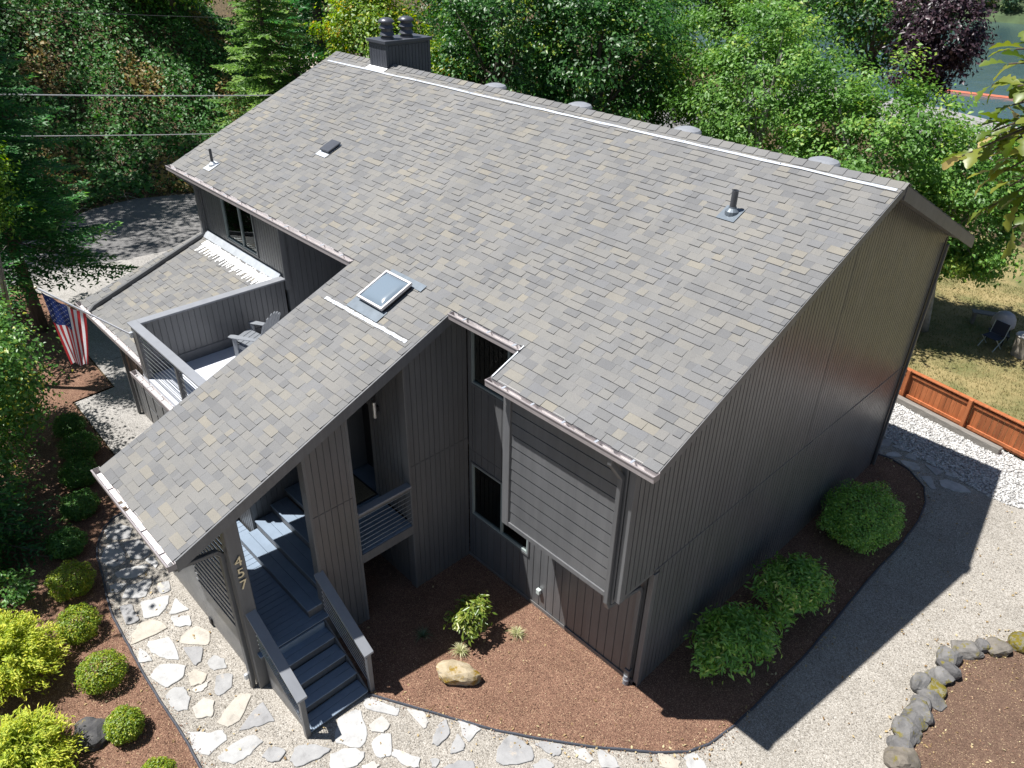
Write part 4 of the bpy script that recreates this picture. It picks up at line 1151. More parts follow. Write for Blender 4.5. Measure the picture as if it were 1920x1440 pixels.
# flagstones: each an uneven slab set in the gravel
for P in FLAGSTONES:
    c = Vector((sum(p[0] for p in P) / len(P), sum(p[1] for p in P) / len(P), 0))
    Q = []
    for i in range(len(P)):
        a, b2 = Vector((*P[i], 0)), Vector((*P[(i + 1) % len(P)], 0))
        for f in (0.06, .35, .68, .94):
            q = a.lerp(b2, f)
            nrm = Vector(((b2 - a).y, -(b2 - a).x, 0)).normalized()
            q = q + nrm * rnd.uniform(-.020, .016)
            if f in (.06, .94): q = q.lerp(c, .025)
            Q.append(q)
    zt = rnd.uniform(.010, .026)
    tilt = Vector((rnd.uniform(-.006, .006), rnd.uniform(-.006, .006)))
    Q = [c.lerp(q, 1.04) for q in Q]
    k = len(Q)
    top = [Vector((q.x, q.y, zt + (q - c).xy.dot(tilt))) for q in Q]
    inn = [c.lerp(q, .955) for q in Q]
    inn = [Vector((q.x, q.y, zt + .005 + (q - c).xy.dot(tilt))) for q in inn]
    bot = [Vector((q.x, q.y, -.04)) for q in Q]
    MB().poly(bot + top + inn, [(i, (i + 1) % k, k + (i + 1) % k, k + i) for i in range(k)] + [(k + i, k + (i + 1) % k, 2 * k + (i + 1) % k, 2 * k + i) for i in range(k)] + [tuple(range(2 * k, 3 * k))]).build('flagstone', 'flagstone', path)

# bed edging
def edging(pts, label):
    P = []
    for i in range(len(pts) - 1):
        for f in (0, .33, .66):
            P.append((pts[i][0] + (pts[i + 1][0] - pts[i][0]) * f + rnd.uniform(-.008, .008), pts[i][1] + (pts[i + 1][1] - pts[i][1]) * f + rnd.uniform(-.008, .008), .018 + rnd.uniform(-.008, .008)))
    P.append((*pts[-1], .018))
    tag(MB().tube(P, .022, 6).build('bed_edging', 'edging'), label, 'edging')
edging(EDGE_LEFT, 'black plastic edging curving along the boxwood bed beside the path')
edging(EDGE_RIGHT, 'black plastic edging round the mulch bed at the foot of the house')

# pebbles in the white strip, bark chips and leaf litter
def inside(P, poly):
    x, y = P[:, 0], P[:, 1]
    r_ = np.zeros(len(P), bool)
    j = len(poly) - 1
    for i in range(len(poly)):
        xi, yi = poly[i]; xj, yj = poly[j]
        c = ((yi > y) != (yj > y)) & (x < (xj - xi) * (y - yi) / ((yj - yi) or 1e-9) + xi)
        r_ ^= c
        j = i
    return r_
def scatter(poly, n_, box=None):
    a = np.array(poly)
    lo, hi = (a.min(0), a.max(0)) if box is None else (np.array(box[0]), np.array(box[1]))
    out = []
    while sum(len(o_) for o_ in out) < n_:
        P = rs.uniform(lo, hi, (n_ * 2, 2))
        out.append(P[inside(P, poly)])
        if len(out) > 30: break
    return np.concatenate(out)[:n_]
OCT = np.array([(1, 0, 0), (0, 1, 0), (-1, 0, 0), (0, -1, 0), (0, 0, 1), (0, 0, -1)], float)
OCF = np.array([(0, 1, 4), (1, 2, 4), (2, 3, 4), (3, 0, 4), (1, 0, 5), (2, 1, 5), (3, 2, 5), (0, 3, 5)])
def pebbles(name, P2, z, smin, smax, mat):
    n_ = len(P2)
    s_ = rs.uniform(smin, smax, (n_, 1, 1)) * rs.uniform(.6, 1.2, (n_, 1, 3)) * np.array([[[1, 1, .65]]])
    a = rs.uniform(0, 6.28, n_)
    V = OCT[None] * s_ * (1 + rs.uniform(-.25, .25, (n_, 6, 1)))
    ca, sa = np.cos(a)[:, None], np.sin(a)[:, None]
    V = np.stack([V[:, :, 0] * ca - V[:, :, 1] * sa, V[:, :, 0] * sa + V[:, :, 1] * ca, V[:, :, 2]], -1)
    V[:, :, 0] += P2[:, 0:1]; V[:, :, 1] += P2[:, 1:2]; V[:, :, 2] += z + s_[:, :, 2] * .5
    F = (np.arange(n_)[:, None, None] * 6 + OCF[None]).reshape(-1, 3)
    return tag(link(name, np_mesh(name, V.reshape(-1, 3), F, np.repeat(rs.random(n_), 6), mat)), kind='stuff')
pebbles('pebbles', scatter(ST, 9000, ((-2.2, 11.5), (4.2, 14.8))), .0, .022, .05, 'pebble')
GRV = [(-11.3, -4.2), (-10.6, -4.75), (-9.0, -5.05), (-3.7, -5.35), (-2.0, -6.0), (3.2, -1.5), (3.2, 6.2), (4.2, 8), (4.2, 11.4), (2.8, 11.6), (.4, 11.9), (1.25, 10.6), (1.35, 8), (1.3, 2.5), (1.0, .8), (0, -.2), (-3.6, -2.6), (-3.7, -3.9), (-8.8, -3.95)]
pebbles('path_gravel', scatter(GRV, 26000), -.004, .006, .017, 'grit')

def chips(name, P2, z, smin, smax, mat, asp=.45):
    n_ = len(P2)
    N = np.stack([rs.normal(0, .45, n_), rs.normal(0, .45, n_), np.ones(n_)], 1)
    P = np.stack([P2[:, 0], P2[:, 1], np.full(n_, z) + rs.uniform(.0, .012, n_)], 1)
    V, F, T = leaf_arrays(P, N, rs.uniform(smin, smax, n_), asp, rs.random(n_), rs)
    return tag(link(name, np_mesh(name, V, F, T, mat)), kind='stuff')
VB = [(-14, -3.3), (-11.5, -4.0), (-10.4, -4.9), (-8, -5.3), (-3.9, -5.4), (-3.6, -8.2), (-14, -8)]
def along(pts, n_, sd):
    a = np.array(pts)
    i = rs.integers(0, len(a) - 1, n_)
    return a[i] + (a[i + 1] - a[i]) * rs.random((n_, 1)) + rs.normal(0, sd, (n_, 2))
chips('mulch_chips', np.concatenate([scatter(RB, 17000), scatter(VB, 15000), along(EDGE_RIGHT, 1500, .10), along(EDGE_LEFT[2:], 900, .08)]), .016, .012, .040, 'chip')
chips('bed_chips', scatter(BR, 5000, ((3.2, -1), (7, 9.4))), .018, .012, .045, 'chip')
chips('leaf_litter', np.concatenate([along(EDGE_RIGHT, 260, .12), along(BEDR, 260, .2), scatter(RB, 160), scatter(VB, 420), scatter(BR, 260, ((3.2, 1), (6, 8.5))), scatter(GRV, 300)]), .022, .03, .075, 'litter', .6)

# stones along the bed at the right
def rock(name, loc, dims, mat, seed, label, cat='stone', group=None, rough=.16, sub=3, flat=.0):
    g = random.Random(seed)
    bm = bmesh.new()
    bmesh.ops.create_icosphere(bm, subdivisions=sub, radius=1)
    dirs = [Vector((g.gauss(0, 1), g.gauss(0, 1), g.gauss(0, 1))).normalized() for _ in range(9)]
    cuts = [g.uniform(.60, .90) for _ in dirs]
    for v in bm.verts:
        p = v.co.normalized()
        r_ = 1.0
        for i, d in enumerate(dirs):
            c = p.dot(d)
            if c > .35: r_ = min(r_, cuts[i] / c)
        r_ *= 1 + rough * .35 * math.sin(p.x * 5 + seed) * math.sin(p.y * 4.3 + seed * 2) + rough * .2 * math.sin(p.z * 9 + p.x * 7 + seed)
        v.co = Vector((p.x * r_ * dims[0] / 2, p.y * r_ * dims[1] / 2, max(p.z * r_, -.55) * dims[2] / 2))
    me = bpy.data.meshes.new(name)
    bm.to_mesh(me); bm.free()
    o = link(name, me, None, mat)
    o.location = (loc[0], loc[1], .55 * dims[2] / 2 - .03)
    o.rotation_euler = (0, 0, g.uniform(-.5, .5))
    return tag(o, label, cat, group)
for i, (x, y, a, b2) in enumerate(ROCKS):
    ORD = ['', 'next to', 'second from', 'third from', 'fourth from', 'fifth from', 'sixth from', 'seventh from']
    lab = ('rounded stone covered in bright yellow moss in the low rock edging' if i == 7 else 'mossy green brown stone ending the low rock edging towards the fence' if i == 15 else
           'grey lichened edging stone, ' + ORD[abs(7 - i)] + ' the bright mossy stone ' + ('away from' if i < 7 else 'towards') + ' the fence')
    rock('edging_stone', (x + .03, y), ((a * 1.25 + .08) * rnd.uniform(.9, 1.2), (b2 * 1.4 + .08) * rnd.uniform(.9, 1.2), rnd.uniform(.26, .46)), 'mossrock' if i in (7, 15) else 'rock', 20 + i, lab, 'stone', 'stones edging the bare bed')
rock('boulder', (-2.80, -1.16), (.95, .46, .48), 'tanrock', 3, 'tan boulder with ochre moss on the mulch in front of the windows', 'boulder', rough=.3)
bl = bpy.data.objects['boulder']; bl.rotation_euler = (0, .05, R(28))
b2_ = rock('boulder', (-6.15, -6.42), (.66, .62, .42), 'darkrock', 5, 'dark grey boulder with yellow lichen among the boxwood shrubs', 'boulder', rough=.3)
b2_.rotation_euler = (.05, .1, R(35))

# ---------------------------------------------------------------- fence and timber
F0, F1 = Vector((-3.4, 15.02, 0)), Vector((6.4, 13.14, 0))
fd = (F1 - F0).normalized()
fn = Vector((fd.y, -fd.x, 0))
fl = (F1 - F0).length
fence = thing('fence', 'low orange stained cedar fence with vertical boards and cap rail beside white rocks', 'fence', F0)
def fbox(a0, a1, d0, d1, z0, z1, nm, mt='fence'):
    A, B_ = F0 + fd * a0 + fn * d0, F0 + fd * a1 + fn * d0
    MB().prism([(A.x, A.y, z0), (B_.x, B_.y, z0), (B_.x, B_.y, z1), (A.x, A.y, z1)], fn * (d1 - d0)).build(nm, mt, fence, bevel=.004)
a = 0
while a < fl:
    fbox(a + .003, a + .139, 0, .02, .05 + rnd.uniform(-.004, .004), .93, 'board')
    a += .142
a = .42
while a < fl:
    fbox(a - .05, a + .05, .061, .155, 0, 1.0, 'post')
    a += 1.82
fbox(0, fl, -.03, .10, .955, .99, 'cap_rail')
fbox(0, fl, .0205, .060, .80, .89, 'rail')
fbox(0, fl, .0205, .060, .13, .22, 'rail')
tb0, tb1 = F0 + fd * 1.4 + fn * .22, F0 + fd * 5.25 + fn * .22
tm = MB().prism([(tb0.x, tb0.y, 0), (tb1.x, tb1.y, 0), (tb1.x, tb1.y, .20), (tb0.x, tb0.y, .20)], fn * .17).build('landscape_timber', 'timber', bevel=.015)
tag(tm, 'grey weathered landscape timber lying along the foot of the orange fence', 'timber')

# ---------------------------------------------------------------- covered grill, chair, bench on the lawn
gr = thing('covered_grill', 'kettle grill under a pale grey cover on the dry lawn', 'grill', (-.55, 20.6, 0), R(20))
cv = MB()
prof = [(.33, .55), (.36, .60), (.36, .70), (.33, .86), (.25, .99), (.13, 1.06), (.0, 1.08)]
cv.lathe(prof, 20)
cv.build('cover', 'cover', gr, smooth=True, world=False)
for i in range(4):
    t = i * math.pi / 2 + .4
    MB().tube([(.3 * math.cos(t), .3 * math.sin(t), .6), (.36 * math.cos(t), .36 * math.sin(t), 0)], .018, 6).build('leg', 'black', gr, world=False)
MB().box((-.30, -.24, .28), (.30, .24, .31)).build('shelf', 'black', gr, world=False)
lc = thing('folding_chair', 'folded lawn chair with white tube frame and navy seat leaning by the covered grill', 'chair', (-.55, 19.9, 0), R(-15))
for sx in (-.25, .25):
    MB().tube([(sx, -.22, 0), (sx, .22, .42), (sx, .30, .85)], .014, 6).build('frame_tube', 'vinyl', lc, world=False)
    MB().tube([(sx, .24, 0), (sx, -.20, .42)], .014, 6).build('leg', 'vinyl', lc, world=False)
MB().box((-.25, -.2, .40), (.25, .22, .42)).build('seat', 'navy', lc, world=False)
MB().prism([(-.25, .22, .45), (.25, .22, .45), (.25, .30, .85), (-.25, .30, .85)], (0, .015, 0)).build('backrest', 'navy', lc, world=False)
bn = thing('plank_bench', 'low weathered plank bench behind the covered grill', 'bench', (-1.15, 21.6, 0), R(25))
MB().box((-.6, -.16, .42), (.6, .16, .46)).build('seat', 'timber', bn, world=False)
for sx in (-.5, .5):
    MB().box((sx - .04, -.14, 0), (sx + .04, .14, .42)).build('leg', 'timber', bn, world=False)
tb = thing('storage_bin', 'tan fabric yard bin standing on the lawn beside the covered grill', 'bin', (.35, 20.1, 0))
MB().lathe([(.30, 0), (.34, .7), (.31, .7), (.28, .1)], 16).build('bin_body', 'nroof2', tb, world=False)
MB().lathe([(.35, .68), (.36, .71), (.33, .73), (.30, .70)], 16).build('rim', 'nwall', tb, world=False)

# ---------------------------------------------------------------- deck chair
ac = thing('adirondack_chair', 'grey slatted adirondack chair on the upper deck', 'chair', (-11.05, -.22, DZ), R(116))
# local: faces +Y
for i, xx in enumerate((-.26, -.157, -.053, .053, .157, .26)):
    hgt = (.84, .93, .99, .99, .93, .84)[i]
    y0, z0 = -.26, .26
    dy, dz = -.36 * hgt, .93 * hgt
    fx = xx * 1.12
    MB().prism([(xx - .043, y0, z0), (xx + .043, y0, z0), (fx + .048, y0 + dy, z0 + dz - .02), (fx, y0 + dy - .01, z0 + dz + .015), (fx - .048, y0 + dy, z0 + dz - .02)], (0, .021, .008)).build('back_slat', 'chairwood', ac, bevel=.004, world=False)
for i in range(6):
    y0 = -.22 + i * .105
    z0 = .27 + i * .028
    MB().prism([(-.28, y0, z0), (.28, y0, z0), (.28, y0 + .095, z0 + .025), (-.28, y0 + .095, z0 + .025)], (0, 0, .02)).build('seat_slat', 'chairwood', ac, bevel=.003, world=False)
for sx in (-1, 1):
    MB().prism([(sx * .33, -.44, .60), (sx * .42, -.44, .60), (sx * .46, .30, .57), (sx * .43, .42, .56), (sx * .32, .42, .56), (sx * .30, .30, .57)], (0, 0, .025)).build('armrest', 'chairwood', ac, bevel=.006, world=False)
    MB().box((sx * .33 - .02, .27, 0), (sx * .33 + .02, .38, .56)).build('leg', 'chairwood', ac, bevel=.004, world=False)
    MB().prism([(sx * .29 - .02, .38, .38), (sx * .29 - .02, .38, .28), (sx * .29 - .02, -.62, .0), (sx * .29 - .02, -.74, .0), (sx * .29 - .02, -.3, .22)], (.04, 0, 0)).build('side_rail', 'chairwood', ac, world=False)

# ---------------------------------------------------------------- flag
pb = Vector((-11.90, -2.60, 4.03))
pd = Vector((-.70, -1.32, 1.27))
fp = thing('flag_pole', 'slanted metal flag pole with ball finial fixed to the deck rail corner', 'flag pole', pb)
MB().tube([pb - pd * .02, pb + pd * .98], .020, 10).build('pole', 'pole', fp)
MB().lathe([(.0, -.035), (.025, -.025), (.035, 0), (.025, .025), (.0, .035)], 12, tuple(pb + pd * 1.0)).build('finial', 'brass', fp, smooth=True)
MB().box((pb.x - .03, pb.y - .02, pb.z - .07), (pb.x + .05, pb.y + .05, pb.z + .05)).build('bracket', 'flash', fp)
o_, i_ = pb + pd * .95, pb + pd * .49
ax = (i_ - o_)
nrm = Vector((ax.y, -ax.x, 0)).normalized()
if nrm.dot(CAM - o_) < 0: nrm = -nrm
def fpos(u, v):
    sag = math.sin(math.pi * u) * .06
    top = o_ + ax * u - Vector((0, 0, .03 + sag))
    L_ = 1.72
    c = .36
    wd = 1 - .56 * max(v, 0) ** 1.1
    uu = c + (u - c) * wd - .03 * v
    p = o_ + Vector((ax.x, ax.y, ax.z * (1 - v))) * uu + Vector((0, 0, ax.z * uu * v * .35))
    p.z = top.z * (1 - v) + (o_.z - L_ + ax.z * u * .15 - .03) * v if v > 0 else top.z
    f_ = .055 * min(1, v * 3 + .15) * math.sin(u * 9.5 + v * 2.2 + .4) + .02 * math.sin(u * 21 - v * 5)
    return p + nrm * f_
def flag_mesh(u0, u1, v0, v1, nu, nv, off=0.0):
    P = [fpos(u0 + (u1 - u0) * i / nu, v0 + (v1 - v0) * j / nv) + nrm * off for j in range(nv + 1) for i in range(nu + 1)]
    return P, [(j * (nu + 1) + i, j * (nu + 1) + i + 1, (j + 1) * (nu + 1) + i + 1, (j + 1) * (nu + 1) + i) for j in range(nv) for i in range(nu)]
flag = thing('flag', 'stars and stripes flag hanging limp from the slanted pole', 'flag', fpos(.6, 1))
for k in range(13):
    u0, u1 = k / 13, (k + 1) / 13
    v0 = .40 if k < 7 else 0.0
    P, F = flag_mesh(u0, u1, v0, 1.0, 3, 40)
    MB().poly(P, F).build('stripe', 'red' if k % 2 == 0 else 'white', flag, smooth=True)
P, F = flag_mesh(0, 7 / 13, 0, .40, 16, 24)
MB().poly(P, F).build('canton', 'blue', flag, smooth=True)
P, F = flag_mesh(-.01, 1.0, -.025, 0, 24, 2, -.001)
MB().poly(P, F).build('header', 'white', flag, smooth=True)
for r_ in range(9):
    cn = 6 if r_ % 2 == 0 else 5
    for c_ in range(cn):
        u = (7 / 13) * (r_ + 1) / 10
        v = .40 * ((2 * c_ + 1) if cn == 6 else (2 * c_ + 2)) / 12
        p = fpos(u, v)
        du = (fpos(u + .01, v) - p).normalized()
        dv = (fpos(u, v + .01) - p).normalized()
        nn = du.cross(dv).normalized()
        if nn.dot(nrm) < 0: nn = -nn
        st = [p + (du * math.sin(q * math.pi / 5) - dv * math.cos(q * math.pi / 5)) * (.021 if q % 2 == 0 else .009) for q in range(10)]
        MB().poly([a_ + nn * .004 for a_ in st] + [p + nn * .005] + [a_ - nn * .004 for a_ in st] + [p - nn * .005], [(q, (q + 1) % 10, 10) for q in range(10)] + [(11 + (q + 1) % 10, 11 + q, 21) for q in range(10)]).build('star', 'white', flag)

# ---------------------------------------------------------------- wires, pole, neighbours, river
def wire(A, B, sag, r, mat, label, group=None):
    A, B = Vector(A), Vector(B)
    P = [A.lerp(B, i / 24) - Vector((0, 0, sag * 4 * (i / 24) * (1 - i / 24))) for i in range(25)]
    tag(MB().tube(P, r, 6).build('utility_wire', mat), label, 'wire', group)
wire((-25.1, -6.2, 7.5), (-28.58, 22.48, 3.6), .25, .022, 'wire', 'thick pale cable strung above the road below the ivy bank')
wire((-25.15, -6.7, 6.36), (-28.59, 22.48, 1.8), .25, .015, 'wire', 'thin pale cable low above the road edge')
wire((-29.1, -4.8, 9.35), (-31.55, 25.16, 6.6), .25, .013, 'darkwire', 'dark thin wire high above the road')
up_ = thing('utility_pole', 'wooden utility pole beyond the purple plum tree', 'utility pole', (-19.5, 60, ground_z(-19.5, 60)))
gz = ground_z(-19.5, 60)
MB().tube([(-19.5, 60, gz), (-19.5, 60, 14)], [.17, .12], 10).build('pole', 'utility', up_)
MB().box((-20.6, 59.93, 12.9), (-18.4, 60.07, 13.05)).build('crossarm', 'utility', up_)
wire((-19.5, 60, 12.95), (40, 150, 4), 2.0, .03, 'wire', 'pale wire running from the utility pole over the river')

def cottage(name, label, loc, rz, L_, W_, wall_h, rise, wm, rm, over=.4):
    t = thing(name, label, 'building', loc, rz)
    MB().prism([(-L_ / 2, -W_ / 2, 0), (-L_ / 2, W_ / 2, 0), (-L_ / 2, W_ / 2, wall_h), (-L_ / 2, 0, wall_h + rise), (-L_ / 2, -W_ / 2, wall_h)], (L_, 0, 0)).build('wall', wm, t, world=False)
    s_ = rise / (W_ / 2)
    for sg in (-1, 1):
        a, b_ = 0.0, sg * (W_ / 2 + over)
        r_ = MB().prism([(-L_ / 2 - over, a, wall_h + rise + .02), (L_ / 2 + over, a, wall_h + rise + .02), (L_ / 2 + over, b_, wall_h - s_ * over + .02), (-L_ / 2 - over, b_, wall_h - s_ * over + .02)], (0, 0, .14)).build('roof', rm, t, world=False)
        for k in range(1, 9):
            f = k / 9
            yv, zv = a + (b_ - a) * f, wall_h + rise + .02 - s_ * abs(b_) * f
            MB().box((-L_ / 2 - over, yv - .02, zv + .13), (L_ / 2 + over, yv + .02, zv + .175)).build('shingle_course', rm, r_, world=False)
    for sx in (-.25, .25):
        wv = MB().box((L_ * sx - .6, -W_ / 2 - .03, .9), (L_ * sx + .6, -W_ / 2 + .02, 2.1)).build('window', 'vinyl', t, world=False)
        MB().box((L_ * sx - .52, -W_ / 2 - .04, .98), (L_ * sx + .52, -W_ / 2 - .031, 2.02)).build('pane', 'dome', wv, world=False)
    return t
cottage('neighbour_house', 'house with a grey shingled roof below the purple plum tree towards the river', (-14.2, 57, ground_z(-15.5, 58) - 2.3), R(-20), 12, 8, 2.6, 1.6, 'nwall', 'nroof')
cottage('neighbour_shed', 'low shed with pale roof and dark red walls beyond the fir trunks', (-47, 24, 0), R(20), 12, 7, 2.4, .5, 'redwall', 'nroof2')

wv = MB()
wv.poly([(-900, 120, -22), (900, 120, -22), (900, 900, -22), (-900, 900, -22)], [(0, 1, 2, 3)])
tag(wv.build('river', 'water'), kind='structure')
V, F = [], []
xs = np.linspace(-700, 300, 90)
ds = [0, 4, 10, 22, 45, 80, 140, 220]
for x in xs:
    for d in ds:
        V.append((x, 350 + d + .12 * (x + 100) + 6 * math.sin(x * .05), -22.6 + (2.2 * min(1, d / 6) + .30 * d + 4 * math.sin(x * .03 + d * .02) * min(1, d / 40))))
k = len(ds)
for i in range(len(xs) - 1):
    for j in range(k - 1):
        F.append((i * k + j, (i + 1) * k + j, (i + 1) * k + j + 1, i * k + j + 1))
me = bpy.data.meshes.new('far_bank')
me.from_pydata(V, [], F)
tag(link('far_bank', me, None, 'bankgreen'), kind='structure')
tag(MB().tube([(-60, 195, -21.95), (-40, 200, -21.95), (-10, 190, -21.95), (30, 196, -21.95)], .35, 6).build('floating_boom', 'boom'), 'orange floating boom stretched across the river', 'boom')

# ================================================================= VEGETATION
def rvec(g, n_):
    return unit(g.normal(size=(n_, 3)))

def limbs(mb, g, base, H, r, ends, lean=(0, 0), frac=(.25, .75)):
    """tapered trunk with limbs bending out to the given ends"""
    P = []
    for i in range(9):
        f = i / 8
        P.append(Vector(base) + Vector((lean[0] * f + .12 * math.sin(f * 5 + r * 9), lean[1] * f + .12 * math.cos(f * 4 + r * 7) - .12, H * f)))
    mb.tube(P, [r * (1 - .82 * i / 8) * (1.25 if i == 0 else 1) for i in range(9)], 9)
    for e in ends:
        f = g.uniform(*frac)
        i = int(f * 8)
        a = P[i].lerp(P[min(i + 1, 8)], f * 8 - i)
        e = Vector(e)
        m1 = a.lerp(e, .4) + Vector((0, 0, .06 * (e - a).length))
        m2 = a.lerp(e, .75) + Vector((0, 0, .05 * (e - a).length))
        rr = r * (1 - .8 * f) * .55
        mb.tube([a, m1, m2, e], [rr, rr * .7, rr * .4, rr * .12], 6)

def broadleaf(name, label, loc, H, cz, rad, ncl, nl, leaf, mat, trunk=.22, seed=1, group=None, cat='tree', bark='bark', asp=.62, clr=(.5, 1.0), tint_bias=0.0, up=.55, lean=(0, 0), skirt=None):
    g = np.random.default_rng(seed)
    t = thing(name, label, cat, loc, 0, group)
    base = np.array(loc, float)
    ctr = base + np.array([lean[0], lean[1], cz])
    d = rvec(g, ncl)
    rr = g.uniform(.35, 1.0, ncl) ** .55
    lump = 1 + .16 * np.sin(d[:, 0] * 4 + seed) * np.cos(d[:, 1] * 3.3 + seed * 1.7) + .10 * np.sin(d[:, 2] * 6 + seed)
    c = ctr + d * (rr * lump)[:, None] * np.array(rad)
    if skirt is not None:
        c = np.concatenate([c, np.array(skirt, float)])
        d = np.concatenate([d, np.tile([[.3, -.6, .2]], (len(skirt), 1))])
    c[:, 2] = np.maximum(c[:, 2], base[2] + .35)
    ncl = len(c)
    cr = g.uniform(clr[0], clr[1], ncl)
    idx = np.repeat(np.arange(ncl), nl)
    off = g.normal(size=(len(idx), 3)) * np.array([.55, .55, .36]) * cr[idx][:, None]
    P = c[idx] + off
    N = np.array([0, 0, 1.0]) * up + d[idx] * .45 + unit(off) * .25 + g.normal(size=(len(idx), 3)) * .42
    D = d[idx] * .5 + np.array([0, 0, -.55]) + g.normal(size=(len(idx), 3)) * .7
    ct = g.normal(0, .22, ncl)
    tint = np.clip(g.beta(2.2, 2.4, len(idx)) + ct[idx] + tint_bias, 0, 1)
    V, F, T = leaf_arrays(P, N, g.uniform(.45, 1.4, len(idx)) * leaf, asp, tint, g, D)
    link('crown', np_mesh(name + '_crown', V, F, T, mat), t)
    mb = MB()
    ends = c[g.choice(ncl, min(ncl, 22), replace=False)]
    limbs(mb, g, loc, min(H * .86, cz + rad[2] * .6), trunk, ends, lean)
    mb.build('trunk', bark, t, smooth=True)
    return t

def conifer(name, label, loc, H, Rm, mat, seed, z0=.12, group=None, needle=.16, dens=1.0, droop=.28, trunk=.20, side=None):
    g = np.random.default_rng(seed)
    t = thing(name, label, 'tree', loc, 0, group)
    base = np.array(loc, float)
    Ps, Ds, Ns, Ls, Ts = [], [], [], [], []
    mb = MB()
    mb.tube([base + np.array([0, 0, H * i / 6]) for i in range(7)], [trunk * (1 - .95 * i / 6) for i in range(7)], 9)
    z = H * z0
    while z < H * .985:
        fr = z / H
        nb = int(g.integers(4, 7))
        a0 = g.uniform(0, 6.28)
        for k_ in range(nb):
            a = a0 + 6.283 * k_ / nb + g.normal(0, .22)
            Lb = Rm * ((1 - fr) ** .78) * g.uniform(.72, 1.12) + .18
            dh = np.array([math.cos(a), math.sin(a), 0])
            pr = np.array([-dh[1], dh[0], 0])
            dr = droop * g.uniform(.6, 1.4)
            ns_ = max(5, int(Lb / .17 * dens))
            mbp = []
            for s_ in np.linspace(0.0, 1, 6):
                mbp.append(base + np.array([0, 0, z]) + dh * Lb * s_ + np.array([0, 0, Lb * (-dr * s_ + .55 * dr * s_ ** 2.4)]))
            mb.tube(mbp, [max(.006, .03 * (1 - fr) * (1 - .85 * q)) for q in np.linspace(0, 1, 6)], 5)
            bt = g.normal(0, .12)
            for s_ in np.linspace(.12, 1, ns_):
                p0 = base + np.array([0, 0, z]) + dh * Lb * s_ + np.array([0, 0, Lb * (-dr * s_ + .55 * dr * s_ ** 2.4)])
                tl = (.42 * Lb * (1 - s_) ** .8 + .16) * g.uniform(.7, 1.15)
                for sg in (-1, 1):
                    td = unit((pr * sg * .85 + dh * .62 + np.array([0, 0, -.16 + g.normal(0, .1)]))[None])[0]
                    m_ = max(2, int(tl / (needle * .55)))
                    q = (np.arange(m_) + .5) / m_
                    Ps.append(p0 + td * tl * q[:, None] + np.array([0, 0, -.10]) * (q ** 2)[:, None] * tl + g.normal(0, .012, (m_, 3)))
                    sp = pr * 0 + np.cross(td, [0, 0, 1])
                    sd_ = np.where(np.arange(m_)[:, None] % 2 == 0, 1, -1) * sp * .55
                    Ds.append(td + sd_ + g.normal(0, .15, (m_, 3)))
                    Ns.append(np.array([0, 0, 1.0]) + g.normal(0, .35, (m_, 3)))
                    Ls.append(needle * g.uniform(.75, 1.3, m_))
                    Ts.append(np.clip(.30 + .55 * q * s_ + bt + g.normal(0, .12, m_), 0, 1))
        z += H * .030 * g.uniform(.8, 1.2) + .06
    P, D, N, L_, T = (np.concatenate(x) for x in (Ps, Ds, Ns, Ls, Ts))
    V, F, T = leaf_arrays(P, N, L_, .36, T, g, D)
    link('crown', np_mesh(name + '_crown', V, F, T, mat), t)
    mb.build('trunk', 'bark', t, smooth=True)
    return t

def shrub(name, label, loc, rad, n_, leaf, mat, seed, group=None, cat='shrub', asp=.55, shell=.72, up=.5, lumps=.06, stems=True, wh=None, clus=0):
    g = np.random.default_rng(seed)
    t = thing(name, label, cat, loc, 0, group)
    if clus:
        cd = rvec(g, clus); cd[:, 2] = np.abs(cd[:, 2]) * 1.0 - .12
        cd = unit(cd)
        crr = g.uniform(.62, 1.0, clus)
        idx = g.integers(0, clus, n_)
        lay = g.normal(size=(n_, 3)) * np.array([.16, .16, .10])
        P = cd[idx] * crr[idx][:, None] + lay
        d = unit(P)
        tb = g.normal(0, .15, clus)[idx]
    else:
        d = rvec(g, n_)
        r_ = g.uniform(shell, 1.0, n_) ** .6
        lp = 1 + lumps * (np.sin(d[:, 0] * 5 + seed) * np.cos(d[:, 1] * 6 + seed) + np.sin(d[:, 2] * 7 + seed * 2) * np.cos(d[:, 0] * 9))
        P = d * (r_ * lp)[:, None]
        tb = .12 * np.sin(d[:, 0] * 7 + seed) * np.cos(d[:, 1] * 8)
    P = P * np.array(rad) + np.array([0, 0, rad[2] * .94])
    keep = P[:, 2] > .02
    P, d, tb = P[keep], d[keep], tb[keep]
    k = len(P)
    N = np.array([0, 0, 1.0]) * up + d * .6 + g.normal(size=(k, 3)) * .42
    V, F, T = leaf_arrays(P, N, g.uniform(.7, 1.25, k) * leaf, asp, np.clip(g.beta(2, 2.2, k) + tb, 0, 1), g, d + g.normal(size=(k, 3)) * .6)
    link('foliage', np_mesh(name + '_foliage', V, F, T, mat), t, world=False)
    if stems:
        mb = MB()
        for i in range(9):
            a = g.uniform(0, 6.28)
            e = np.array([math.cos(a) * rad[0] * .62, math.sin(a) * rad[1] * .62, rad[2] * g.uniform(.8, 1.5)])
            mb.tube([(0, 0, -.02), tuple(e * np.array([.35, .35, .45])), tuple(e)], [.018, .012, .005], 5)
        mb.build('stem', 'twig', t, world=False)
    return t

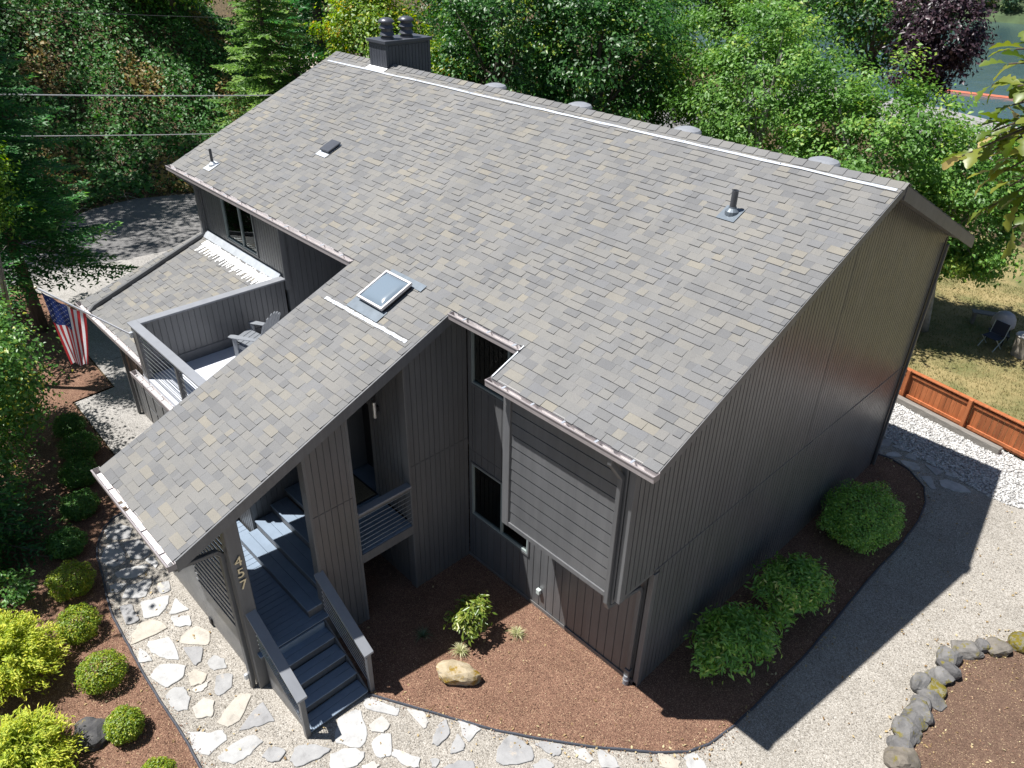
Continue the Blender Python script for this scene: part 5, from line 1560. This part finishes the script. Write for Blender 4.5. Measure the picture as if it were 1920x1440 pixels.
# ---- clipped boxwood row
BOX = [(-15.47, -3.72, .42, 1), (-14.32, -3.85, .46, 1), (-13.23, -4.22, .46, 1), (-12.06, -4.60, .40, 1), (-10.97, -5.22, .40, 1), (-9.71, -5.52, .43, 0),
       (-8.48, -5.80, .41, 0), (-7.08, -5.86, .41, 0), (-5.79, -5.96, .33, 0), (-4.50, -5.96, .33, 0)]  # last value picks the leaf colour with shade painted in
protos = {}
for i, (x, y, r_, dk_) in enumerate(BOX):
    lab = ['deep green boxwood at the corner of the concrete driveway pad', 'deep green boxwood, second from the driveway pad in the shaded row', 'deep green boxwood, third from the driveway pad in the shaded row',
           'deep green boxwood, fourth from the driveway pad in the shaded row', 'deep green clipped boxwood beside the curved start of the path', 'bright clipped boxwood where the shaded row meets the sun',
           'yellow green boxwood with a notched top beside the golden cypress', 'largest smooth round yellow green boxwood beside the sunny path', 'small round yellow green boxwood against the dark boulder',
           'yellow green boxwood at the end of the row past the dark boulder'][i]
    grp = 'boxwood shrubs along the path'
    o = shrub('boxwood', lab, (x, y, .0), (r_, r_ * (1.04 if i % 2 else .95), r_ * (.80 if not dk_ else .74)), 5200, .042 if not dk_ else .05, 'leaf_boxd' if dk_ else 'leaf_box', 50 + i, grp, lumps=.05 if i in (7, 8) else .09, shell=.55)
# ---- shrubs against the gable wall
shrub('mounded_shrub', 'wide rounded fine leaved green shrub near the far corner of the gable wall', (.46, 8.05, 0), (.84, 1.12, .56), 12500, .062, 'leaf_rhodo', 71, lumps=.10, shell=.5, asp=.5)
shrub('rhododendron', 'open green rhododendron in the gable bed closest to the front corner', (.46, 2.82, 0), (.66, .82, .56), 3400, .130, 'leaf_rhodo', 72, clus=44, asp=.33, up=.6)
shrub('rhododendron', 'green rhododendron with some dead tan leaves next to the mounded shrub', (.48, 4.72, 0), (.66, .80, .60), 3600, .125, 'leaf_rhodo', 73, clus=46, asp=.33, up=.6)
shrub('rhododendron', 'small yellow green rhododendron in the courtyard mulch by the windows', (-3.40, -.34, 0), (.40, .40, .50), 900, .125, 'leaf_rhodoy', 74, clus=26, asp=.36, up=.6)
# ---- grass tufts
def tuft(label, loc, n_, L_, mat, seed):
    g = np.random.default_rng(seed)
    V, F, T = [], [], []
    for i in range(n_):
        a = g.uniform(0, 6.28); le = L_ * g.uniform(.6, 1.15); sp = g.uniform(.35, .95)
        dh = np.array([math.cos(a), math.sin(a), 0]); pr = np.array([-dh[1], dh[0], 0]); ww = g.uniform(.005, .009)
        k = len(V); tn = g.random()
        for s_ in np.linspace(0, 1, 5):
            c = dh * le * sp * s_ + np.array([0, 0, le * (1.15 * s_ - (.3 + .75 * sp) * s_ * s_)])
            wd = ww * (1 - s_ * .92)
            V += [c - pr * wd, c + pr * wd]; T += [tn, tn]
        for j in range(4):
            F += [(k + 2 * j, k + 2 * j + 1, k + 2 * j + 3), (k + 2 * j, k + 2 * j + 3, k + 2 * j + 2)]
    o = link('grass_tuft', np_mesh('grass_tuft', np.array(V), np.array(F), np.array(T), mat))
    o.location = loc
    return tag(o, label, 'grass')
tuft('green grass tuft in the shade beside the entry panel', (-3.97, -1.06, .015), 70, .30, 'bladeg', 1)
tuft('pale variegated grass tuft just behind the tan boulder', (-3.20, -.76, .015), 120, .28, 'blade', 2)
tuft('pale variegated grass tuft in the sun near the window wall', (-2.76, .30, .015), 130, .27, 'blade', 3)
# ---- golden cypress bushes at the lower left
def sprays(name, label, loc, rad, n_, mat, seed, L0=.085):
    g = np.random.default_rng(seed)
    t = thing(name, label, 'shrub', loc)
    nb = 300
    d = rvec(g, nb); d[:, 2] = np.abs(d[:, 2]) + .12; d = unit(d)
    P0 = d * g.uniform(.5, .95, nb)[:, None] * np.array(rad)
    idx = g.integers(0, nb, n_)
    q = g.uniform(-.12, .30, n_)
    dr = unit(d * np.array([1, 1, .25]) + np.array([0, 0, .35]))
    P = P0[idx] + dr[idx] * q[:, None] * .9 + g.normal(0, .045, (n_, 3)) + np.array([0, 0, rad[2] * .25])
    P[:, 2] = np.maximum(P[:, 2] - .55 * np.maximum(q, 0) ** 2 * 3, .03)
    T = np.clip(.35 + q * 1.5 + g.normal(0, .17, n_), 0, 1)
    V, F, T = leaf_arrays(P, np.array([0, 0, 1.0]) + g.normal(size=(n_, 3)) * .5, g.uniform(.6, 1.3, n_) * L0, .28, T, g, dr[idx] + g.normal(size=(n_, 3)) * .35)
    link('foliage', np_mesh(name + '_foliage', V, F, T, mat), t, world=False)
    mb = MB()
    for i in range(10):
        e = P0[g.integers(0, nb)]
        mb.tube([(0, 0, 0), tuple(e * .5), tuple(e)], [.03, .02, .006], 5)
    mb.build('stem', 'twig', t, world=False)
    return t
sprays('golden_cypress', 'golden yellow feathery cypress beside the sunny boxwoods', (-8.25, -7.05, 0), (.95, .80, 1.0), 19000, 'leaf_gold', 81)
sprays('golden_cypress', 'golden green feathery cypress next to the dark boulder', (-6.15, -7.45, 0), (.75, .75, .85), 15000, 'leaf_gold', 82)
sprays('golden_cypress', 'golden green feathery cypress at the end of the boxwood row', (-5.1, -7.55, 0), (.60, .60, .70), 10000, 'leaf_gold', 83)
shrub('leafy_shrub', 'small loose green shrub under the trees in the mulch bed', (-10.1, -6.55, 0), (.5, .5, .40), 900, .09, 'leaf_birch', 84, clus=20)
shrub('leafy_shrub', 'dark low shrub spreading under the fir in the mulch bed', (-11.6, -6.9, 0), (.9, .8, .5), 2600, .08, 'leaf_boxd', 85, clus=40)

# ---- trees at the left edge
broadleaf('birch_tree', 'leafy green birch standing in the bed behind the flag', (-15.7, -5.0, 0), 5.0, 2.7, (2.5, .85, 2.0), 160, 130, .10, 'leaf_birch', .08, 31, bark='palebark', clr=(.35, .7))
broadleaf('birch_tree', 'weeping birch with light green leaves in front of the dark fir', (-18.7, -3.55, 0), 8.4, 6.2, (.95, .85, 1.5), 60, 130, .10, 'leaf_yel', .10, 32, bark='palebark', clr=(.3, .6), tint_bias=-.2)
broadleaf('birch_tree', 'small birch with glossy leaves over the shaded boxwoods', (-13.7, -6.05, 0), 2.6, 1.35, (1.3, .75, 1.05), 70, 120, .095, 'leaf_birch', .07, 33, bark='palebark', clr=(.3, .6))
conifer('fir_tree', 'dark spreading fir overhanging the road beside the driveway', (-22.2, -2.45, 0), 13.0, 3.9, 'needle', 41, z0=.20, needle=.21, dens=1.6)
conifer('fir_tree', 'small dark fir with feathery branches in the mulch bed', (-11.9, -6.55, 0), 3.0, 1.7, 'needle', 42, z0=.08, needle=.13, trunk=.07)
conifer('fir_tree', 'bright green fir against the ivy bank beside the roof', (-29.5, 10.6, 0), 12.5, 3.6, 'needle2', 43, z0=.22, needle=.23, dens=1.5)
conifer('fir_tree', 'tall bare trunked fir beyond the ridge', (-33.5, 15.8, .3), 19, 3.2, 'needle', 44, z0=.30, needle=.34, dens=1.0, trunk=.34)
broadleaf('shade_tree', 'tall leafy tree shading the boxwood row and path end', (-13.6, -8.6, 0), 8.6, 6.3, (2.4, 1.3, 1.4), 42, 80, .17, 'leaf_birch', .15, 35, clr=(.5, .9), lean=(.9, 1.5))
HT = [(-33.0, -7.6, 14.6, (4.2, 4.4, 2.6), 36, (-1.4, 4.2)), (-41, -9, 17.5, (4.0, 4.5, 3), 38, (0, 3)), (-45, -7, 19.5, (4.5, 4.5, 3), 45, (0, 4)), (-38, -4.6, 17, (3.2, 3.6, 2.4), 46, (0, 6)), (-49, 7, 21, (3.5, 3.5, 2.6), 47, (0, 0))]
HL = ['tall tree on the bank whose crown dapples the road', 'tall tree low on the bank shading the ivy', 'tall tree high on the bank shading the ivy', 'tall tree on the bank above the road bend', 'tall tree at the top of the bank']
for (x, y, zc, rad, sd, ln), lab in zip(HT, HL):
    z = hill_z(x, y)
    broadleaf('hill_tree', lab, (x, y, z - .2), zc - z + 3, zc - z, rad, 70, 85, .26, 'leaf_back', .26, sd, 'tall trees on the bank', clr=(.6, 1.1), lean=ln)
broadleaf('woodland_tree', 'bright leafy tree at the top of the bank beyond the bright fir', (-43, 12.5, hill_z(-43, 12.5)), 7, 3.6, (4.2, 4.0, 3.0), 110, 100, .22, 'leaf_yel', .2, 48, clr=(.6, 1.1), tint_bias=-.1)
broadleaf('woodland_tree', 'leafy tree on the bank behind the tall bare trunked fir', (-41, 18.5, hill_z(-41, 18.5)), 7, 3.4, (3.6, 3.2, 2.8), 90, 100, .22, 'leaf_back', .2, 49, clr=(.6, 1.1))
broadleaf('copper_shrub', 'reddish brown leafy shrub beside the road and driveway', (-24.6, -3.5, 0), 2.2, 1.1, (1.5, .8, .9), 50, 70, .13, 'leaf_plum', .05, 37, cat='shrub', clr=(.3, .5), tint_bias=.25)

# ---- trees behind the house
BT = [(-9.5, 19.2, 9.6, 6.0, (3.5, 3.2, 3.6), 101), (-5.0, 18.2, 8.4, 5.2, (3.1, 2.5, 3.2), 102), (-13.2, 22.5, 10.2, 6.6, (3.4, 3.0, 3.6), 103), (-2.7, 19.6, 6.6, 4.1, (2.1, 2.3, 2.5), 104)]
TXT = ['broad glossy green maple rising behind the middle of the ridge', 'glossy green maple behind the near gable end', 'tall glossy green maple towards the river behind the roof', 'low glossy green maple hanging over the dry lawn']
for (x, y, H, cz, rad, sd), lab in zip(BT, TXT):
    broadleaf('maple_tree', lab, (x, y, 0), H, cz, rad, 165, 185, .135, 'leaf_maple', .17, sd, 'maple trees behind the house', clr=(.30, .68), bark='palebark', asp=.6)
DT = [(-19.5, 15.5, 11.0, 6.8, (3.6, 2.6, 4.2), 111, 'leaf_back', 'dark green tree behind the chimney end of the roof'), (-24.5, 19.5, 12.5, 7.6, (4.2, 3.2, 4.6), 112, 'leaf_back', 'dense dark tree rising behind the chimney'),
      (-15.8, 17.2, 11.0, 6.8, (3.2, 2.8, 4.0), 113, 'leaf_back', 'dark green tree behind the middle of the ridge'), (-27.0, 14.6, 10.4, 6.6, (2.5, 2.2, 3.0), 114, 'leaf_yel', 'yellow green tree just left of the chimney'),
      (-23.0, 14.6, 8.0, 4.9, (2.0, 1.8, 2.4), 116, 'leaf_yel', 'small yellow green tree at the foot of the dark trees'), (-33, 25, 15, 9.5, (5, 4, 5), 115, 'leaf_back', 'tall dark tree farthest behind the chimney'), (-18.5, 22.5, 10.5, 6.2, (3.2, 2.6, 3.8), 117, 'leaf_back', 'dark green tree filling the gap beside the glossy maples')]
for x, y, H, cz, rad, sd, mt_, lab in DT:
    broadleaf('woodland_tree', lab, (x, y, 0), H, cz, rad, 160, 165, .16, mt_, .24, sd, 'trees behind the ridge', clr=(.42, .85))
broadleaf('plum_tree', 'dark purple leaved plum tree in front of the river', (-13.4, 45.0, ground_z(-12.4, 45)), 10, 7.0, (2.3, 2.2, 3.6), 120, 110, .24, 'leaf_plum', .2, 121, clr=(.5, .9))
broadleaf('woodland_tree', 'leafy green tree beyond the plum tree near the river', (-24, 62, ground_z(-24, 62)), 13, 8, (5.5, 5, 4.5), 110, 90, .36, 'leaf_back', .3, 122, clr=(.8, 1.5))
broadleaf('woodland_tree', 'leafy green tree on the slope down to the river', (-35, 58, ground_z(-35, 58)), 15, 9, (6.5, 5, 5), 120, 90, .38, 'leaf_back', .3, 123, clr=(.8, 1.5))
# ---- far bank trees
gfar = random.Random(5)
far_lab = ['distant green tree on the far river bank', 'distant yellowing tree on the far river bank']
for i in range(46):
    x = -190 + i * 3.4 + gfar.uniform(-1.5, 1.5)
    row = i % 3
    d = 6 + row * 17 + gfar.uniform(-3, 3)
    y = 350 + d + .12 * (x + 100) + 6 * math.sin(x * .05)
    z = -22.6 + 2.2 * min(1, d / 6) + .30 * d - .5
    H = gfar.uniform(8, 12) + row * 3
    yel = gfar.random() < .3
    o = broadleaf('far_tree', far_lab[1 if yel else 0], (x, y, z), H, H * .55, (H * .42, H * .4, H * .5), 26, 34, 1.15, 'leaf_far', .3, 300 + i, 'far bank yellowing trees' if yel else 'far bank green trees', clr=(1.4, 2.4), tint_bias=.32 if yel else -.06)
# ---- ivy and brambles over the bank
g = np.random.default_rng(9)
def bank_leaves(n_, ylo, yhi, thi, leaf, raise_, tb=0.0):
    y = g.uniform(ylo, yhi, n_)
    t = g.uniform(0, 1, n_) * thi
    ex = np.interp(y, [a[1] for a in FAR], [a[0] for a in FAR])
    x = ex - t
    z = np.array([hill_z(a, b2) for a, b2 in zip(x, y)])
    lump = .5 + .5 * np.sin(x * .9 + 1.3 * np.sin(y * .8)) * np.cos(y * 1.1 + x * .35)
    z = z + raise_ * g.random(n_) * (.25 + lump) 
    brown = (np.sin(x * .7 + y * .45) * np.sin(y * .9 - x * .3 + 1) > .55) & (g.random(n_) < .7)
    T = np.clip(g.beta(2, 2.6, n_) * .74 + .14 * (lump - .5) + tb, 0, .74)
    T = np.where(brown, g.uniform(.8, 1, n_), T)
    N = np.array([.55, 0, .85]) + g.normal(size=(n_, 3)) * .5
    return leaf_arrays(np.stack([x, y, z], 1), N, leaf * g.uniform(.6, 1.3, n_), .8, T, g)
V, F, T = join([bank_leaves(85000, -7, 17, 23, .125, .75), bank_leaves(26000, -7, 17, 23, .19, 1.1, .08), bank_leaves(22000, -20, 44, 30, .28, .9)])
tag(link('bank_ground_cover', np_mesh('bank_ground_cover', V, F, T, 'leaf_ivy')), 'ivy and bramble ground cover on the steep bank', 'ground cover', kind='stuff')
# twigs and dry stems at the foot of the bank
mb = MB()
for i in range(320):
    y = g.uniform(-5, 14); t = g.uniform(-.5, 3.2)
    x = interp(y, FAR) - t
    z = hill_z(x, y) if t > 0 else 0
    a = g.uniform(0, 6.28); le = g.uniform(.3, .9)
    mb.tube([(x, y, z), (x + math.cos(a) * le * .5, y + math.sin(a) * le * .5, z + le * g.uniform(.1, .5)), (x + math.cos(a) * le, y + math.sin(a) * le, z + le * g.uniform(.0, .35))], [.012, .008, .003], 4, cap=False)
tag(mb.build('dry_stems', 'palebark'), 'dry stems and twigs at the foot of the bank', 'twigs', kind='stuff')
# ---- lawn blades
P2 = scatter(LW, 26000, ((-5, 14.9), (6, 26)))
n_ = len(P2)
P = np.stack([P2[:, 0], P2[:, 1], np.full(n_, .02)], 1)
sel = np.sin(P2[:, 0] * .9 + 1) * np.cos(P2[:, 1] * .7) * .3 + .45
V, F, T = leaf_arrays(P, np.stack([g.normal(size=n_), g.normal(size=n_), np.full(n_, .35)], 1), g.uniform(.05, .11, n_), .16, np.clip(sel + g.normal(0, .22, n_), 0, 1), g, np.array([0, 0, 1.0]) + g.normal(size=(n_, 3)) * .5)
tag(link('lawn_grass', np_mesh('lawn_grass', V, F, T, 'grassblade')), kind='stuff')

# ---- oak bough reaching into view at the right, close to the camera
OUT = [(0, 0), (.08, .03), (.16, .05), (.22, .13), (.28, .17), (.33, .15), (.36, .10), (.42, .12), (.47, .22), (.54, .27), (.60, .24), (.62, .16), (.68, .16), (.74, .22), (.81, .23), (.85, .16), (.92, .13), (.98, .07), (1.0, 0)]
def oak_leaf(P, D, N, L_, tint, acc):
    D = D.normalized()
    N = (N - D * N.dot(D)).normalized()
    B_ = N.cross(D)
    base = acc[3]
    V, F, T = acc[0], acc[1], acc[2]
    mid = [P + D * L_ * u + N * L_ * .10 * math.sin(u * 3.1) for u, v in OUT]
    l_ = [m_ + B_ * L_ * v * .92 + N * L_ * v * .28 for m_, (u, v) in zip(mid, OUT)]
    r_ = [m_ - B_ * L_ * v * .92 + N * L_ * v * .28 for m_, (u, v) in zip(mid, OUT)]
    k = len(V); q = len(OUT)
    V += [tuple(a) for a in mid + l_ + r_]
    T += [tint] * (3 * q)
    for i in range(q - 1):
        F += [(k + i, k + i + 1, k + q + i + 1), (k + i, k + q + i + 1, k + q + i), (k + i, k + 2 * q + i + 1, k + i + 1), (k + i, k + 2 * q + i, k + 2 * q + i + 1)]
oak = thing('oak_tree', 'oak tree with yellow green lobed leaves reaching in from the right', 'tree', (7.6, 3.2, 0))
mb = MB()
mb.tube([(7.6, 3.2, 0), (7.5, 3.0, 4), (7.3, 2.6, 8), (7.0, 2.2, 11.5), (6.9, 2.0, 14)], [.26, .22, .17, .12, .06], 10)
go = random.Random(12)
acc = ([], [], [], 0)
TIPS = [(3.01, -2.51, 10.98), (3.02, -2.3, 10.93), (3.08, -2.49, 11.1), (3.06, -2.19, 11.04), (3.05, -2.4, 11.41), (3.11, -2.59, 11.5), (3.07, -2.29, 11.2), (3.14, -2.48, 11.33), (3.21, -2.36, 10.98), (3.25, -2.45, 10.87), (2.96, -2.22, 11.28), (3.15, -2.37, 10.88), (3.15, -2.27, 10.69), (3.33, -2.44, 10.67), (3.3, -2.34, 10.78), (3.24, -2.56, 11.14)]
hub = Vector((3.75, -1.95, 11.35))
mb.tube([(7.05, 2.2, 11.3), (5.6, .5, 11.7), (4.5, -1.0, 11.6), tuple(hub)], [.10, .06, .03, .018], 8)
for tp in TIPS:
    tp = Vector(tp)
    m_ = hub.lerp(tp, .5) + Vector((go.uniform(-.08, .08), go.uniform(-.08, .08), .10))
    mb.tube([hub, m_, tp], [.014, .009, .004], 5)
    for k in range(10):
        f = .60 + .40 * k / 9
        p = m_.lerp(tp, (f - .5) * 2) if f > .5 else hub.lerp(m_, f * 2)
        D = (tp - hub).normalized() * .55 + Vector((go.gauss(0, .55), go.gauss(0, .55), go.gauss(-.28, .35)))
        N = Vector((go.gauss(-.1, .35), go.gauss(-.1, .35), 1))
        oak_leaf(p, D, N, go.uniform(.11, .165), min(1, max(0, go.betavariate(2, 2) + (.25 if k == 9 else 0))), acc)
for k in range(240):
    f = go.random()
    p = Vector((7.0, 2.2, 11.4)) .lerp(hub, f) + Vector((go.gauss(0, .35) + .25, go.gauss(0, .35) + .2, go.gauss(.1, .3)))
    oak_leaf(p, Vector((go.gauss(0, 1), go.gauss(0, 1), go.gauss(-.3, .4))), Vector((go.gauss(0, .4), go.gauss(0, .4), 1)), go.uniform(.12, .19), go.random(), acc)
link('crown', np_mesh('oak_crown', np.array(acc[0]), np.array(acc[1]), np.array(acc[2]), 'leaf_oak'), oak)
mb.build('trunk', 'bark', oak, smooth=True)
